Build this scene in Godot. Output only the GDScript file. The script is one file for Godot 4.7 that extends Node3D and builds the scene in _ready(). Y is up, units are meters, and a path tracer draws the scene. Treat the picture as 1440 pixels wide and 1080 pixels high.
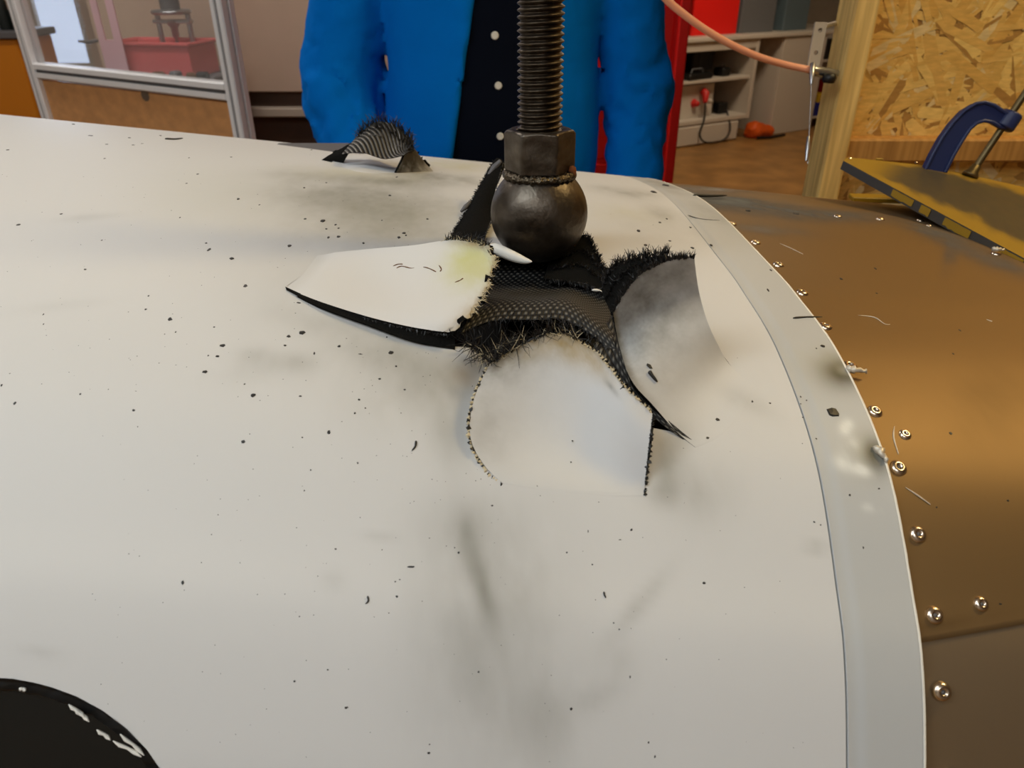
extends Node3D

# ---------------------------------------------------------------- camera model (photo 1440 x 1080)
const FPX := 1040.0
const EYE := Vector3(0, 1.38, 0)
const PITCH := 29.6
const K := 0.166          # half width of the shell, metres
const RISE := 0.097       # the shell climbs towards the left
var CS := cos(deg_to_rad(PITCH))
var SN := sin(deg_to_rad(PITCH))
# cross-section of the shell: distance ahead, height (both in units of K, from the eye)
const PROFILE := [[0.80, -2.75], [0.87, -2.35], [0.95, -2.05], [1.02, -1.85], [1.099, -1.695], [1.216, -1.508], [1.33, -1.386], [1.619, -1.16], [2.009, -1.041], [2.4, -1.014], [2.745, -1.017], [3.67, -1.058], [4.527, -1.182], [5.6, -1.40], [6.6, -1.70], [7.6, -2.2]]
var TF := PackedFloat32Array()
var TH := PackedFloat32Array()
var TS := PackedFloat32Array()
var M := {}
var rng := RandomNumberGenerator.new()
var nz := FastNoiseLite.new()
var skin_stains_and_light: Array = []
var upright: Array = []
var hole: PackedVector2Array
var far_hole: PackedVector2Array
var port: PackedVector2Array
var used := {}


func _ready() -> void:
	rng.seed = 7
	nz.seed = 3
	nz.noise_type = FastNoiseLite.TYPE_SIMPLEX_SMOOTH
	nz.fractal_octaves = 4
	nz.frequency = 1.0
	# --- camera
	var cam := Camera3D.new()
	cam.name = "camera"
	var look := CameraAttributesPhysical.new()
	look.frustum_focal_length = 23.11
	look.frustum_focus_distance = 0.42
	look.frustum_near = 0.02
	look.frustum_far = 60.0
	look.exposure_aperture = 15.0
	cam.attributes = look
	cam.fov = rad_to_deg(2.0 * atan(540.0 / FPX))
	cam.near = 0.02
	cam.far = 60.0
	cam.position = EYE
	cam.rotation_degrees = Vector3(-PITCH, 0, 0)
	add_child(cam)
	cam.current = true
	# --- sky and exposure
	var we := WorldEnvironment.new()
	we.name = "environment"
	var env := Environment.new()
	env.background_mode = Environment.BG_SKY
	var sky := Sky.new()
	var sm := ProceduralSkyMaterial.new()
	sm.sky_top_color = Color(0.55, 0.68, 0.9)
	sm.sky_horizon_color = Color(0.86, 0.9, 0.96)
	sm.ground_bottom_color = Color(0.3, 0.3, 0.3)
	sm.ground_horizon_color = Color(0.6, 0.6, 0.6)
	sky.sky_material = sm
	env.sky = sky
	env.background_energy_multiplier = 1.3
	env.tonemap_mode = Environment.TONE_MAPPER_LINEAR
	env.tonemap_exposure = 0.92
	env.sdfgi_enabled = true
	env.ssao_enabled = true
	env.ssil_enabled = true
	we.environment = env
	add_child(we)
	materials()
	# --- lamps: unseen ceiling panels, an area light just below each; several are added fill
	ceiling_lamp(Vector3(-2.4, 2.66, 0.7), Vector2(1.2, 0.6), Color(0.90, 0.95, 1.0), 1.7, "added ceiling fill panel farthest left over the workshop", true)
	ceiling_lamp(Vector3(-1.1, 2.66, 0.3), Vector2(1.2, 0.7), Color(0.86, 0.94, 1.0), 1.5, "long ceiling light panel above the left end of the white shell", true)
	ceiling_lamp(Vector3(-0.3, 2.66, 1.3), Vector2(1.2, 0.6), Color(0.92, 0.96, 1.0), 1.25, "added ceiling fill panel above the camera end of the workshop", true)
	ceiling_lamp(Vector3(1.25, 2.66, -0.7), Vector2(0.5, 0.3), Color(1.0, 0.88, 0.62), 1.9, "small added warm ceiling fill panel above the wood chip wall", true)
	ceiling_lamp(Vector3(-1.3, 2.66, -2.1), Vector2(1.2, 0.3), Color(1.0, 0.97, 0.94), 1.9, "unseen ceiling fill panel over the slotted aluminium guard", true)
	ceiling_lamp(Vector3(1.9, 2.66, -5.3), Vector2(1.2, 0.3), Color(1.0, 0.90, 0.76), 4.0, "unseen ceiling fill panel above the white shelf unit at the back", true)
	# --- shell tables
	profile_table()
	room()
	shell()
	metal_skin()
	flaps()
	ram()
	person()
	yellow_plate()
	clamp_tool()
	guard()
	back_corner()
	hose()
	chips()


# ================================================================ materials
func mat(called: String, c: Color, rough := 0.6, metal := 0.0) -> StandardMaterial3D:
	var m := StandardMaterial3D.new()
	m.resource_name = called
	m.albedo_color = c
	m.roughness = rough
	m.metallic = metal
	m.cull_mode = BaseMaterial3D.CULL_DISABLED
	M[called] = m
	return m


func noise_tex(freq: float, seed_: int, lo: Color, hi: Color, size := 256, as_normal := false, bump := 4.0) -> NoiseTexture2D:
	var n := FastNoiseLite.new()
	n.seed = seed_
	n.frequency = freq
	n.fractal_octaves = 5
	var t := NoiseTexture2D.new()
	t.width = size
	t.height = size
	t.seamless = true
	t.noise = n
	if as_normal:
		t.as_normal_map = true
		t.bump_strength = bump
	else:
		var g := Gradient.new()
		g.set_color(0, lo)
		g.set_color(1, hi)
		t.color_ramp = g
	return t


func tri(m: StandardMaterial3D, scale: float, world := true) -> void:
	m.uv1_triplanar = true
	m.uv1_world_triplanar = world
	m.uv1_scale = Vector3.ONE * scale


func mottled(m: StandardMaterial3D, scale: float, lo: float, freq := 0.02, seed_ := 1) -> void:
	m.albedo_texture = noise_tex(freq, seed_, Color(lo, lo, lo), Color.WHITE)
	tri(m, scale)


func materials() -> void:
	var paint := mat("white_paint", Color(0.86, 0.857, 0.847), 0.55)
	paint.metallic_specular = 0.35
	paint.vertex_color_use_as_albedo = true
	var strip := mat("strip_paint", Color(0.90, 0.905, 0.895), 0.5)
	strip.metallic_specular = 0.35
	strip.vertex_color_use_as_albedo = true
	mat("raw_edge", Color(0.95, 0.93, 0.88), 0.6)
	mat("black_core", Color(0.035, 0.033, 0.03), 0.9)
	var cf := mat("carbon_weave", Color(0.74, 0.74, 0.74), 0.6)
	weave(cf)
	var ct := mat("carbon_twill", Color(1, 1, 1), 0.4)
	ct.vertex_color_use_as_albedo = true
	twill(ct)
	var cb := mat("carbon_black", Color(0.10, 0.097, 0.09), 0.9)
	cb.metallic_specular = 0.12
	cb.normal_enabled = true
	cb.normal_texture = noise_tex(0.05, 4, Color.BLACK, Color.WHITE, 256, true, 6.0)
	tri(cb, 60.0, false)
	mat("fibre_black", Color(0.09, 0.085, 0.08), 0.45)
	mat("fibre_pale", Color(0.82, 0.76, 0.62), 0.6)
	mat("chip_black", Color(0.14, 0.135, 0.125), 0.5)
	mat("burnt_brown", Color(0.42, 0.28, 0.14), 0.8)
	var al := mat("sheet_metal", Color(0.56, 0.455, 0.305), 0.58, 0.85)  # warm reflection of the wooden surroundings tinted into the metal
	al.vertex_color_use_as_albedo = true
	var al2 := mat("sheet_metal_lower", Color(0.58, 0.50, 0.39), 0.58, 0.8)  # lighter copy for how the lower sheet faces the light
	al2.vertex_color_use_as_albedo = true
	mat("rivet_metal", Color(0.86, 0.80, 0.72), 0.26, 1.0)
	mat("pale_metal", Color(0.86, 0.82, 0.75), 0.5, 0.5)
	var st := mat("dark_steel", Color(0.46, 0.43, 0.39), 0.40, 0.9)
	st.roughness_texture = noise_tex(0.02, 9, Color(0.55, 0.55, 0.55), Color(1, 1, 1))
	st.roughness = 0.55
	st.normal_enabled = true
	st.normal_texture = noise_tex(0.03, 5, Color.BLACK, Color.WHITE, 256, true, 1.6)
	st.albedo_texture = noise_tex(0.012, 12, Color(0.5, 0.45, 0.4), Color(1, 1, 1))
	tri(st, 14.0, false)
	var th := mat("thread_steel", Color(0.40, 0.36, 0.31), 0.42, 0.9)
	th.albedo_texture = noise_tex(0.03, 15, Color(0.5, 0.45, 0.4), Color(1, 1, 1))
	tri(th, 20.0, false)
	var weld := mat("weld_steel", Color(0.36, 0.32, 0.26), 0.4, 0.9)
	weld.normal_enabled = true
	weld.normal_texture = noise_tex(0.06, 6, Color.BLACK, Color.WHITE, 256, true, 8.0)
	tri(weld, 25.0, false)
	var film := mat("soot_film", Color(1, 1, 1), 1.0)
	film.vertex_color_use_as_albedo = true
	film.transparency = BaseMaterial3D.TRANSPARENCY_ALPHA
	film.metallic_specular = 0.1
	mat("rust", Color(0.5, 0.27, 0.1), 0.8)
	# setting
	mottled(mat("floor_boarding", Color(0.68, 0.50, 0.28), 0.45), 0.7, 0.75)
	mottled(mat("wall_paint", Color(0.74, 0.69, 0.62), 0.9), 0.5, 0.9)
	mottled(mat("ceiling_paint", Color(0.82, 0.80, 0.76), 0.9), 0.5, 0.92)
	mottled(mat("beige_board", Color(0.80, 0.70, 0.61), 0.6), 0.5, 0.94)
	mottled(mat("brown_board", Color(0.36, 0.27, 0.2), 0.7), 0.7, 0.8)
	mat("rail_pale", Color(0.72, 0.67, 0.6), 0.5)
	var osb := mat("osb_strands", Color(1, 1, 1), 0.7)
	osb.albedo_texture = noise_tex(0.03, 33, Color(0.86, 0.85, 0.82), Color(1, 1, 1))
	tri(osb, 6.0)
	osb.uv1_scale = Vector3(4, 16, 4)
	osb.vertex_color_use_as_albedo = true
	mat("osb_base", Color(0.66, 0.47, 0.23), 0.8)
	grain(mat("timber", Color(0.97, 0.83, 0.52), 0.7))
	grain(mat("timber_rail", Color(0.78, 0.58, 0.30), 0.7))
	# things
	var jb := mat("jacket_cloth", Color(0.0, 0.415, 0.76), 0.85)
	jb.rim_enabled = true
	jb.rim = 0.2
	jb.rim_tint = 1.0
	jb.metallic_specular = 0.15
	jb.normal_enabled = true
	jb.normal_texture = noise_tex(0.012, 8, Color.BLACK, Color.WHITE, 256, true, 2.5)
	tri(jb, 2.5)
	mat("jacket_seam", Color(0.015, 0.22, 0.48), 0.85)
	mat("shirt_cloth", Color(0.055, 0.07, 0.11), 1.0)
	M.shirt_cloth.metallic_specular = 0.1
	mat("button_white", Color(0.85, 0.83, 0.78), 0.35)
	mat("trouser_cloth", Color(0.12, 0.13, 0.16), 0.95)
	mat("skin", Color(0.78, 0.58, 0.47), 0.55)
	mat("hair", Color(0.16, 0.11, 0.08), 0.7)
	mat("shoe", Color(0.1, 0.09, 0.08), 0.5)
	var yp := mat("worn_yellow", Color(1, 1, 1), 0.5)
	mat("yellow_paint", Color(0.62, 0.48, 0.09), 0.5)
	yp.vertex_color_use_as_albedo = true
	mat("worn_steel", Color(0.36, 0.35, 0.33), 0.45, 0.6)
	mat("clamp_blue", Color(0.13, 0.18, 0.36), 0.45)
	mat("clamp_screw", Color(0.42, 0.36, 0.24), 0.4, 0.8)
	mat("frame_metal", Color(0.93, 0.93, 0.93), 0.45, 0.1)
	mat("slot_dark", Color(0.38, 0.37, 0.37), 0.6, 0.3)
	var mdf := mat("brown_mdf", Color(0.90, 0.66, 0.42), 0.65)
	mottled(mdf, 2.5, 0.82, 0.03)
	mat("mark_grey", Color(0.42, 0.36, 0.3), 0.7)
	var gl := mat("clear_pane", Color(0.9, 0.93, 0.93, 0.06), 0.02)
	gl.transparency = BaseMaterial3D.TRANSPARENCY_ALPHA
	mat("pink_plastic", Color(0.95, 0.78, 0.82), 0.4)
	mat("red_plastic", Color(0.80, 0.16, 0.15), 0.45)
	mat("red_tray", Color(0.90, 0.42, 0.42), 0.4)
	mat("red_steel", Color(0.93, 0.09, 0.06), 0.5)
	mat("red_dark", Color(0.5, 0.03, 0.03), 0.5)
	mat("orange_paint", Color(0.76, 0.45, 0.03), 0.5)
	mat("orange_plastic", Color(0.85, 0.35, 0.08), 0.5)
	mat("hose_rubber", Color(0.95, 0.66, 0.53), 0.45)
	mat("white_board", Color(0.80, 0.77, 0.73), 0.5)
	mat("grey_plastic", Color(0.42, 0.43, 0.45), 0.6)
	mat("blue_grey", Color(0.35, 0.42, 0.46), 0.6)
	mat("black_plastic", Color(0.05, 0.05, 0.055), 0.5)
	mat("dark_green", Color(0.06, 0.09, 0.07), 0.6)
	mat("steel", Color(0.72, 0.72, 0.73), 0.3, 0.9)
	mat("binder_blue", Color(0.04, 0.1, 0.5), 0.6)
	mat("binder_yellow", Color(0.75, 0.6, 0.1), 0.6)
	var day := mat("daylight_pane", Color(0.8, 0.85, 0.95), 0.3)
	day.emission_enabled = true
	day.emission = Color(0.80, 0.87, 0.98)
	day.emission_energy_multiplier = 0.9
	mat("port_pane", Color(0.05, 0.06, 0.055), 0.25)
	mat("port_seal", Color(0.035, 0.035, 0.033), 0.45)
	var lp := mat("lamp_glow", Color(1, 1, 1), 0.6)
	lp.emission_enabled = true
	lp.emission = Color(1.0, 0.95, 0.86)
	lp.emission_energy_multiplier = 2.0
	mat("lamp_body", Color(0.85, 0.85, 0.84), 0.5)


func grain(m: StandardMaterial3D) -> void:
	m.albedo_texture = noise_tex(0.02, 21, Color(0.78, 0.74, 0.68), Color(1, 1, 1))
	tri(m, 1.0)
	m.uv1_scale = Vector3(14, 0.8, 14)


func weave(m: StandardMaterial3D) -> void:
	# plain weave of broad tows: one tile holds two by two crossings
	var n := 96
	var im := Image.create(n, n, false, Image.FORMAT_RGBA8)
	var hm := Image.create(n, n, false, Image.FORMAT_RGBA8)
	for y in n:
		for x in n:
			var cx := int(x * 2 / n)
			var cy := int(y * 2 / n)
			var fx := fmod(x * 2.0 / n, 1.0) - 0.5
			var fy := fmod(y * 2.0 / n, 1.0) - 0.5
			var over := (cx + cy) % 2 == 0
			var h: float
			var a: float
			if over:
				h = clampf(1.0 - pow(fx * 2.0, 4.0) * 0.6 - pow(fy * 2.0, 2.0) * 0.9, 0, 1)
				a = 0.12 + 0.5 * h * h + 0.03 * sin(fx * 70.0)  # pale crowns: their sheen painted into the colour
			else:
				h = clampf(0.75 - pow(fy * 2.0, 4.0) * 0.6 - pow(fx * 2.0, 2.0) * 0.7, 0, 1)
				a = 0.035 + 0.015 * sin(fy * 70.0)
			if h < 0.2:
				a *= 0.3
			im.set_pixel(x, y, Color(a, a * 0.97, a * 0.9))
			hm.set_pixel(x, y, Color(h, h, h))
	hm.bump_map_to_normal_map(10.0)
	m.albedo_texture = ImageTexture.create_from_image(im)
	m.normal_enabled = true
	m.normal_texture = ImageTexture.create_from_image(hm)


func twill(m: StandardMaterial3D) -> void:
	# twill cloth: slanting ridges of tow
	var n := 64
	var im := Image.create(n, n, false, Image.FORMAT_RGBA8)
	var hm := Image.create(n, n, false, Image.FORMAT_RGBA8)
	for y in n:
		for x in n:
			var p := fmod((x + y) * 2.0 / n, 1.0)
			var h := pow(sin(p * PI), 0.7)
			var a := 0.08 + 0.36 * h * h + 0.03 * sin((x - y) * 1.2)
			im.set_pixel(x, y, Color(a, a * 0.97, a * 0.9))
			hm.set_pixel(x, y, Color(h, h, h))
	hm.bump_map_to_normal_map(10.0)
	m.albedo_texture = ImageTexture.create_from_image(im)
	m.normal_enabled = true
	m.normal_texture = ImageTexture.create_from_image(hm)


# ================================================================ naming and hierarchy
func numbered(called: String) -> String:
	if not used.has(called):
		used[called] = 0
		return called
	used[called] += 1
	return "%s_%03d" % [called, used[called]]


func tag(o: Node3D, label := "", category := "", group := "", kind := "") -> Node3D:
	if label: o.set_meta("label", label)
	if category: o.set_meta("category", category)
	if group: o.set_meta("group", group)
	if kind: o.set_meta("kind", kind)
	return o


func thing(called: String, label: String, category: String, where := Vector3.ZERO, turn := 0.0, group := "") -> Node3D:
	var o := Node3D.new()
	o.name = numbered(called)
	add_child(o)
	o.position = where
	o.rotation.y = turn
	return tag(o, label, category, group)


func obj(called: String, mesh: Mesh, m: String, parent: Node = null, kind := "") -> MeshInstance3D:
	var o := MeshInstance3D.new()
	o.mesh = mesh
	o.material_override = M[m]
	if parent == null:
		o.name = numbered(called)
		add_child(o)
	else:
		o.name = called
		parent.add_child(o, true)
	if kind: o.set_meta("kind", kind)
	return o


func struct(called: String, mesh: Mesh, m: String) -> MeshInstance3D:
	return obj(called, mesh, m, null, "structure")


# ================================================================ mesh helpers
func grid_mesh(rows: Array, wrap := false, flip := false, cols: Array = [], uv := Vector2.ZERO, skip := {}) -> ArrayMesh:
	# rows of equally many points -> one smooth sheet
	var nr := rows.size()
	var nc: int = rows[0].size()
	var v := PackedVector3Array()
	for r in rows:
		v.append_array(r)
	var idx := PackedInt32Array()
	var last := nc if wrap else nc - 1
	for i in nr - 1:
		for j in last:
			if skip.has(i * nc + j):
				continue
			var a := i * nc + j
			var b := i * nc + (j + 1) % nc
			var c := a + nc
			var d := b + nc
			if flip:
				idx.append_array([a, c, b, b, c, d])
			else:
				idx.append_array([a, b, c, b, d, c])
	return indexed(v, idx, cols, uv, nc)


func indexed(v: PackedVector3Array, idx: PackedInt32Array, cols: Array = [], uv := Vector2.ZERO, nc := 1) -> ArrayMesh:
	var n := PackedVector3Array()
	n.resize(v.size())
	for t in range(0, idx.size(), 3):
		var a := idx[t]
		var b := idx[t + 1]
		var c := idx[t + 2]
		var f := (v[c] - v[a]).cross(v[b] - v[a])
		n[a] += f
		n[b] += f
		n[c] += f
	for i in n.size():
		n[i] = n[i].normalized() if n[i].length_squared() > 0 else Vector3.UP
	var arr := []
	arr.resize(Mesh.ARRAY_MAX)
	arr[Mesh.ARRAY_VERTEX] = v
	arr[Mesh.ARRAY_NORMAL] = n
	arr[Mesh.ARRAY_INDEX] = idx
	if cols.size():
		var pc := PackedColorArray()
		for c in cols:
			pc.append(c)
		arr[Mesh.ARRAY_COLOR] = pc
	if uv != Vector2.ZERO:
		var pu := PackedVector2Array()
		for i in v.size():
			pu.append(Vector2(i % nc, i / nc) * uv)
		arr[Mesh.ARRAY_TEX_UV] = pu
	var m := ArrayMesh.new()
	m.add_surface_from_arrays(Mesh.PRIMITIVE_TRIANGLES, arr)
	return m


func flat(tris: PackedVector3Array, cols := PackedColorArray()) -> ArrayMesh:
	var n := PackedVector3Array()
	n.resize(tris.size())
	for t in range(0, tris.size(), 3):
		var f := (tris[t + 2] - tris[t]).cross(tris[t + 1] - tris[t]).normalized()
		n[t] = f
		n[t + 1] = f
		n[t + 2] = f
	var arr := []
	arr.resize(Mesh.ARRAY_MAX)
	arr[Mesh.ARRAY_VERTEX] = tris
	arr[Mesh.ARRAY_NORMAL] = n
	if cols.size():
		arr[Mesh.ARRAY_COLOR] = cols
	var m := ArrayMesh.new()
	m.add_surface_from_arrays(Mesh.PRIMITIVE_TRIANGLES, arr)
	return m


func put3(t: PackedVector3Array, a: Vector3, b: Vector3, c: Vector3, away: Vector3) -> void:
	# a triangle that faces away from the inner point
	if (c - a).cross(b - a).dot(a + b + c - away * 3.0) < 0:
		t.append_array([a, c, b])
	else:
		t.append_array([a, b, c])


func box_tris(t: PackedVector3Array, size: Vector3, at_: Transform3D, bevel := 0.003) -> void:
	var e := size * 0.5
	bevel = minf(bevel, minf(e.x, minf(e.y, e.z)) * 0.6)
	var p := func(s: Vector3, axis: int) -> Vector3:
		var q := Vector3(s.x * (e.x - bevel), s.y * (e.y - bevel), s.z * (e.z - bevel))
		q[axis] = s[axis] * e[axis]
		return at_ * q
	var o := at_.origin
	for axis in 3:
		var b := (axis + 1) % 3
		var c := (axis + 2) % 3
		for s in [-1, 1]:
			var q := []
			for k in [[-1, -1], [1, -1], [1, 1], [-1, 1]]:
				var w := Vector3.ZERO
				w[axis] = s
				w[b] = k[0]
				w[c] = k[1]
				q.append(p.call(w, axis))
			put3(t, q[0], q[1], q[2], o)
			put3(t, q[0], q[2], q[3], o)
		for s in [-1, 1]:
			for r in [-1, 1]:   # the edge that runs along the axis
				var w0 := Vector3.ZERO
				w0[axis] = -1
				w0[b] = s
				w0[c] = r
				var w1 := w0
				w1[axis] = 1
				var a0: Vector3 = p.call(w0, b)
				var a1: Vector3 = p.call(w1, b)
				var b0: Vector3 = p.call(w0, c)
				var b1: Vector3 = p.call(w1, c)
				put3(t, a0, a1, b1, o)
				put3(t, a0, b1, b0, o)
	for sx in [-1, 1]:
		for sy in [-1, 1]:
			for sz in [-1, 1]:
				var w := Vector3(sx, sy, sz)
				put3(t, p.call(w, 0), p.call(w, 1), p.call(w, 2), o)


func box(size: Vector3, centre := Vector3.ZERO, bevel := 0.003, basis_ := Basis()) -> ArrayMesh:
	var t := PackedVector3Array()
	box_tris(t, size, Transform3D(basis_, centre), bevel)
	return flat(t)


func boxes(list: Array, bevel := 0.003) -> ArrayMesh:
	var t := PackedVector3Array()
	for b in list:
		box_tris(t, b[0], Transform3D(Basis(), b[1]), bevel)
	return flat(t)


func lathe(prof: Array, seg := 32, at_ := Transform3D()) -> ArrayMesh:
	var rows := []
	for p in prof:
		var r := PackedVector3Array()
		for k in seg:
			var a := TAU * k / seg
			r.append(at_ * Vector3(cos(a) * p[0], p[1], sin(a) * p[0]))
		rows.append(r)
	return grid_mesh(rows, true, true)


func tube_rows(path: PackedVector3Array, radii: Array, sides := 8) -> Array:
	var rows := []
	var side := Vector3.ZERO
	for i in path.size():
		var d := (path[mini(i + 1, path.size() - 1)] - path[maxi(i - 1, 0)]).normalized()
		if side == Vector3.ZERO:
			side = d.cross(Vector3.UP if absf(d.y) < 0.9 else Vector3.RIGHT).normalized()
		side = (side - d * side.dot(d)).normalized()
		var up := side.cross(d)
		var r: float = radii[mini(i, radii.size() - 1)]
		var ring := PackedVector3Array()
		for k in sides:
			var a := TAU * k / sides
			ring.append(path[i] + (side * cos(a) + up * sin(a)) * r)
		rows.append(ring)
	var cap0 := PackedVector3Array()
	var cap1 := PackedVector3Array()
	for k in sides:
		cap0.append(path[0])
		cap1.append(path[path.size() - 1])
	rows.push_front(cap0)
	rows.append(cap1)
	return rows


func tube(path: Array, r, sides := 8) -> ArrayMesh:
	return grid_mesh(tube_rows(PackedVector3Array(path), r if r is Array else [r], sides), true, true)


func smooth_path(pts: Array, n := 6) -> Array:
	var out := []
	for i in pts.size() - 1:
		var a: Vector3 = pts[maxi(i - 1, 0)]
		var b: Vector3 = pts[i]
		var c: Vector3 = pts[i + 1]
		var d: Vector3 = pts[mini(i + 2, pts.size() - 1)]
		for k in n:
			out.append(b.cubic_interpolate(c, a, d, float(k) / n))
	out.append(pts[-1])
	return out


func join(list: Array) -> ArrayMesh:
	var st := SurfaceTool.new()
	for m in list:
		st.append_from(m, 0, Transform3D())
	return st.commit()


func prism(poly: PackedVector2Array, depth: float, at_: Transform3D) -> ArrayMesh:
	# a plane outline given thickness along local z (0 .. depth)
	var t := PackedVector3Array()
	var tr := Geometry2D.triangulate_polygon(poly)
	var area := 0.0
	for i in poly.size():
		area += poly[i].cross(poly[(i + 1) % poly.size()])
	for i in range(0, tr.size(), 3):
		var q := [poly[tr[i]], poly[tr[i + 1]], poly[tr[i + 2]]]
		var f := []
		var b := []
		for p in q:
			f.append(at_ * Vector3(p.x, p.y, depth))
			b.append(at_ * Vector3(p.x, p.y, 0))
		var mid: Vector3 = at_ * Vector3((q[0].x + q[1].x + q[2].x) / 3.0, (q[0].y + q[1].y + q[2].y) / 3.0, depth / 2.0)
		put3(t, f[0], f[1], f[2], mid)
		put3(t, b[0], b[1], b[2], mid)
	for i in poly.size():
		var p := poly[i]
		var q := poly[(i + 1) % poly.size()]
		var inward := (q - p).orthogonal().normalized() * (-1.0 if area > 0 else 1.0) * 0.001
		var inner := at_ * Vector3((p.x + q.x) / 2 + inward.x, (p.y + q.y) / 2 + inward.y, depth / 2)
		var a := at_ * Vector3(p.x, p.y, 0)
		var b := at_ * Vector3(q.x, q.y, 0)
		var c := at_ * Vector3(q.x, q.y, depth)
		var d := at_ * Vector3(p.x, p.y, depth)
		put3(t, a, b, c, inner)
		put3(t, a, c, d, inner)
	return flat(t)


# ================================================================ photo geometry
func sight(u: float, v: float) -> Vector3:
	var y := (540.0 - v) / FPX
	return Vector3((u - 720.0) / FPX, -SN + y * CS, -(CS + y * SN))


func at(u: float, v: float, d: float) -> Vector3:
	return EYE + sight(u, v) * d


func at_fwd(u: float, v: float, fwd: float) -> Vector3:
	var s := sight(u, v)
	return EYE + s * (fwd / -s.z)


func profile_table() -> void:
	for i in PROFILE.size() - 1:
		var p := []
		for k in [maxi(i - 1, 0), i, i + 1, mini(i + 2, PROFILE.size() - 1)]:
			p.append(Vector2(PROFILE[k][0], PROFILE[k][1]) * K)
		for k in 16:
			var t := k / 16.0
			var q: Vector2 = 0.5 * (2.0 * p[1] + (p[2] - p[0]) * t + (2.0 * p[0] - 5.0 * p[1] + 4.0 * p[2] - p[3]) * t * t + (3.0 * p[1] - p[0] - 3.0 * p[2] + p[3]) * t * t * t)
			TF.append(q.x)
			TH.append(q.y)
			TS.append(0.0 if TS.is_empty() else TS[-1] + Vector2(TF[-1] - TF[-2], TH[-1] - TH[-2]).length())


func look_up(table: PackedFloat32Array, x: float) -> float:
	# fractional index of x in a rising table
	var i := clampi(table.bsearch(x) - 1, 0, table.size() - 2)
	return i + clampf((x - table[i]) / (table[i + 1] - table[i]), 0.0, 1.0)


func sample(table: PackedFloat32Array, k: float) -> float:
	var i := clampi(int(k), 0, table.size() - 2)
	return lerpf(table[i], table[i + 1], k - i)


func s_of(fwd: float) -> float:
	return sample(TS, look_up(TF, fwd))


func skin_at(x: float, s: float, off := 0.0) -> Vector3:
	var k := look_up(TS, s)
	var i := clampi(int(k), 0, TS.size() - 2)
	var p := EYE + Vector3(x, sample(TH, k) + RISE * (K - x), -sample(TF, k))
	if off == 0.0:
		return p
	return p + skin_normal(s) * off


func skin_normal(s: float) -> Vector3:
	var a := look_up(TS, s - 0.004)
	var b := look_up(TS, s + 0.004)
	var dh := sample(TH, b) - sample(TH, a)
	var df := sample(TF, b) - sample(TF, a)
	return Vector3(RISE * df, df, dh).normalized()


func surf(u: float, v: float) -> Vector3:
	# where a line of sight meets the shell: (x, s, depth)
	var w := sight(u, v)
	var d := 0.12
	var best := 1e9
	var best_d := 0.9
	var prev := d
	while d < 1.5:
		var g := gap(w, d)
		if g < 0:
			var lo := prev
			var hi := d
			for i in 24:
				var m := (lo + hi) / 2
				if gap(w, m) < 0:
					hi = m
				else:
					lo = m
			best_d = hi
			break
		if g < best:
			best = g
			best_d = d
		prev = d
		d += 0.006
	return Vector3(w.x * best_d, s_of(-w.z * best_d), best_d)


func gap(w: Vector3, d: float) -> float:
	var fwd := -w.z * d
	return w.y * d - (sample(TH, look_up(TF, fwd)) + RISE * (K - w.x * d))


func on_skin(u: float, v: float, off := 0.0) -> Vector3:
	var q := surf(u, v)
	return skin_at(q.x, q.y, off)


func outline(pts: Array) -> PackedVector2Array:
	var o := PackedVector2Array()
	for p in pts:
		var q := surf(p[0], p[1])
		o.append(Vector2(q.x, q.y))
	return o


func lifted(p: Array) -> Vector3:
	# [u, v, lift] : metres in front of the shell along the line of sight; [u, v, 0, depth] : at a depth
	if p.size() > 3:
		return at(p[0], p[1], p[3])
	return at(p[0], p[1], surf(p[0], p[1]).z - p[2])


# stains, painted light and shade: soft marks fixed on the surface
func blob(u: float, v: float, rx: float, ry: float, turn: float, c: Color, amount: float, rough := 0.5) -> Dictionary:
	var o := surf(u, v)
	var t := deg_to_rad(turn)
	var a := surf(u + cos(t) * rx * 0.5, v + sin(t) * rx * 0.5)
	var b := surf(u - sin(t) * ry * 0.5, v + cos(t) * ry * 0.5)
	var e := Transform2D(Vector2(a.x - o.x, a.y - o.y) * 2, Vector2(b.x - o.x, b.y - o.y) * 2, Vector2(o.x, o.y))
	var reach := maxf(e.x.length(), e.y.length()) * 2.6
	return {"inv": e.affine_inverse(), "at": Vector2(o.x, o.y), "reach": reach, "c": c, "a": amount, "rough": rough}


func stained(base: Color, p: Vector2, list: Array) -> Color:
	for b in list:
		if absf(p.x - b.at.x) > b.reach or absf(p.y - b.at.y) > b.reach:
			continue
		var q: Vector2 = b.inv * p
		var g: float = exp(-q.length_squared() * 1.2) * b.a
		if g < 0.004:
			continue
		var n: float = 1.0 + b.rough * (nz.get_noise_2d(p.x * 30.0 + b.at.x * 900.0, p.y * 18.0) * 1.5 + nz.get_noise_2d(p.x * 120.0, p.y * 60.0) * 0.35)
		base = base.lerp(b.c, clampf(g * n, 0.0, 1.0))
	return base


func inside(p: Vector2, poly: PackedVector2Array, box_: Rect2) -> bool:
	return box_.has_point(p) and Geometry2D.is_point_in_polygon(p, poly)


func bounds(poly: PackedVector2Array) -> Rect2:
	var r := Rect2(poly[0], Vector2.ZERO)
	for p in poly:
		r = r.expand(p)
	return r


func lines(lo: float, hi: float, fine_lo: float, fine_hi: float, fine: float, coarse: float) -> PackedFloat32Array:
	var o := PackedFloat32Array()
	var x := lo
	while x < hi:
		o.append(x)
		x += fine if x >= fine_lo - coarse * 0.5 and x < fine_hi else coarse
	o.append(hi)
	return o


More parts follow.
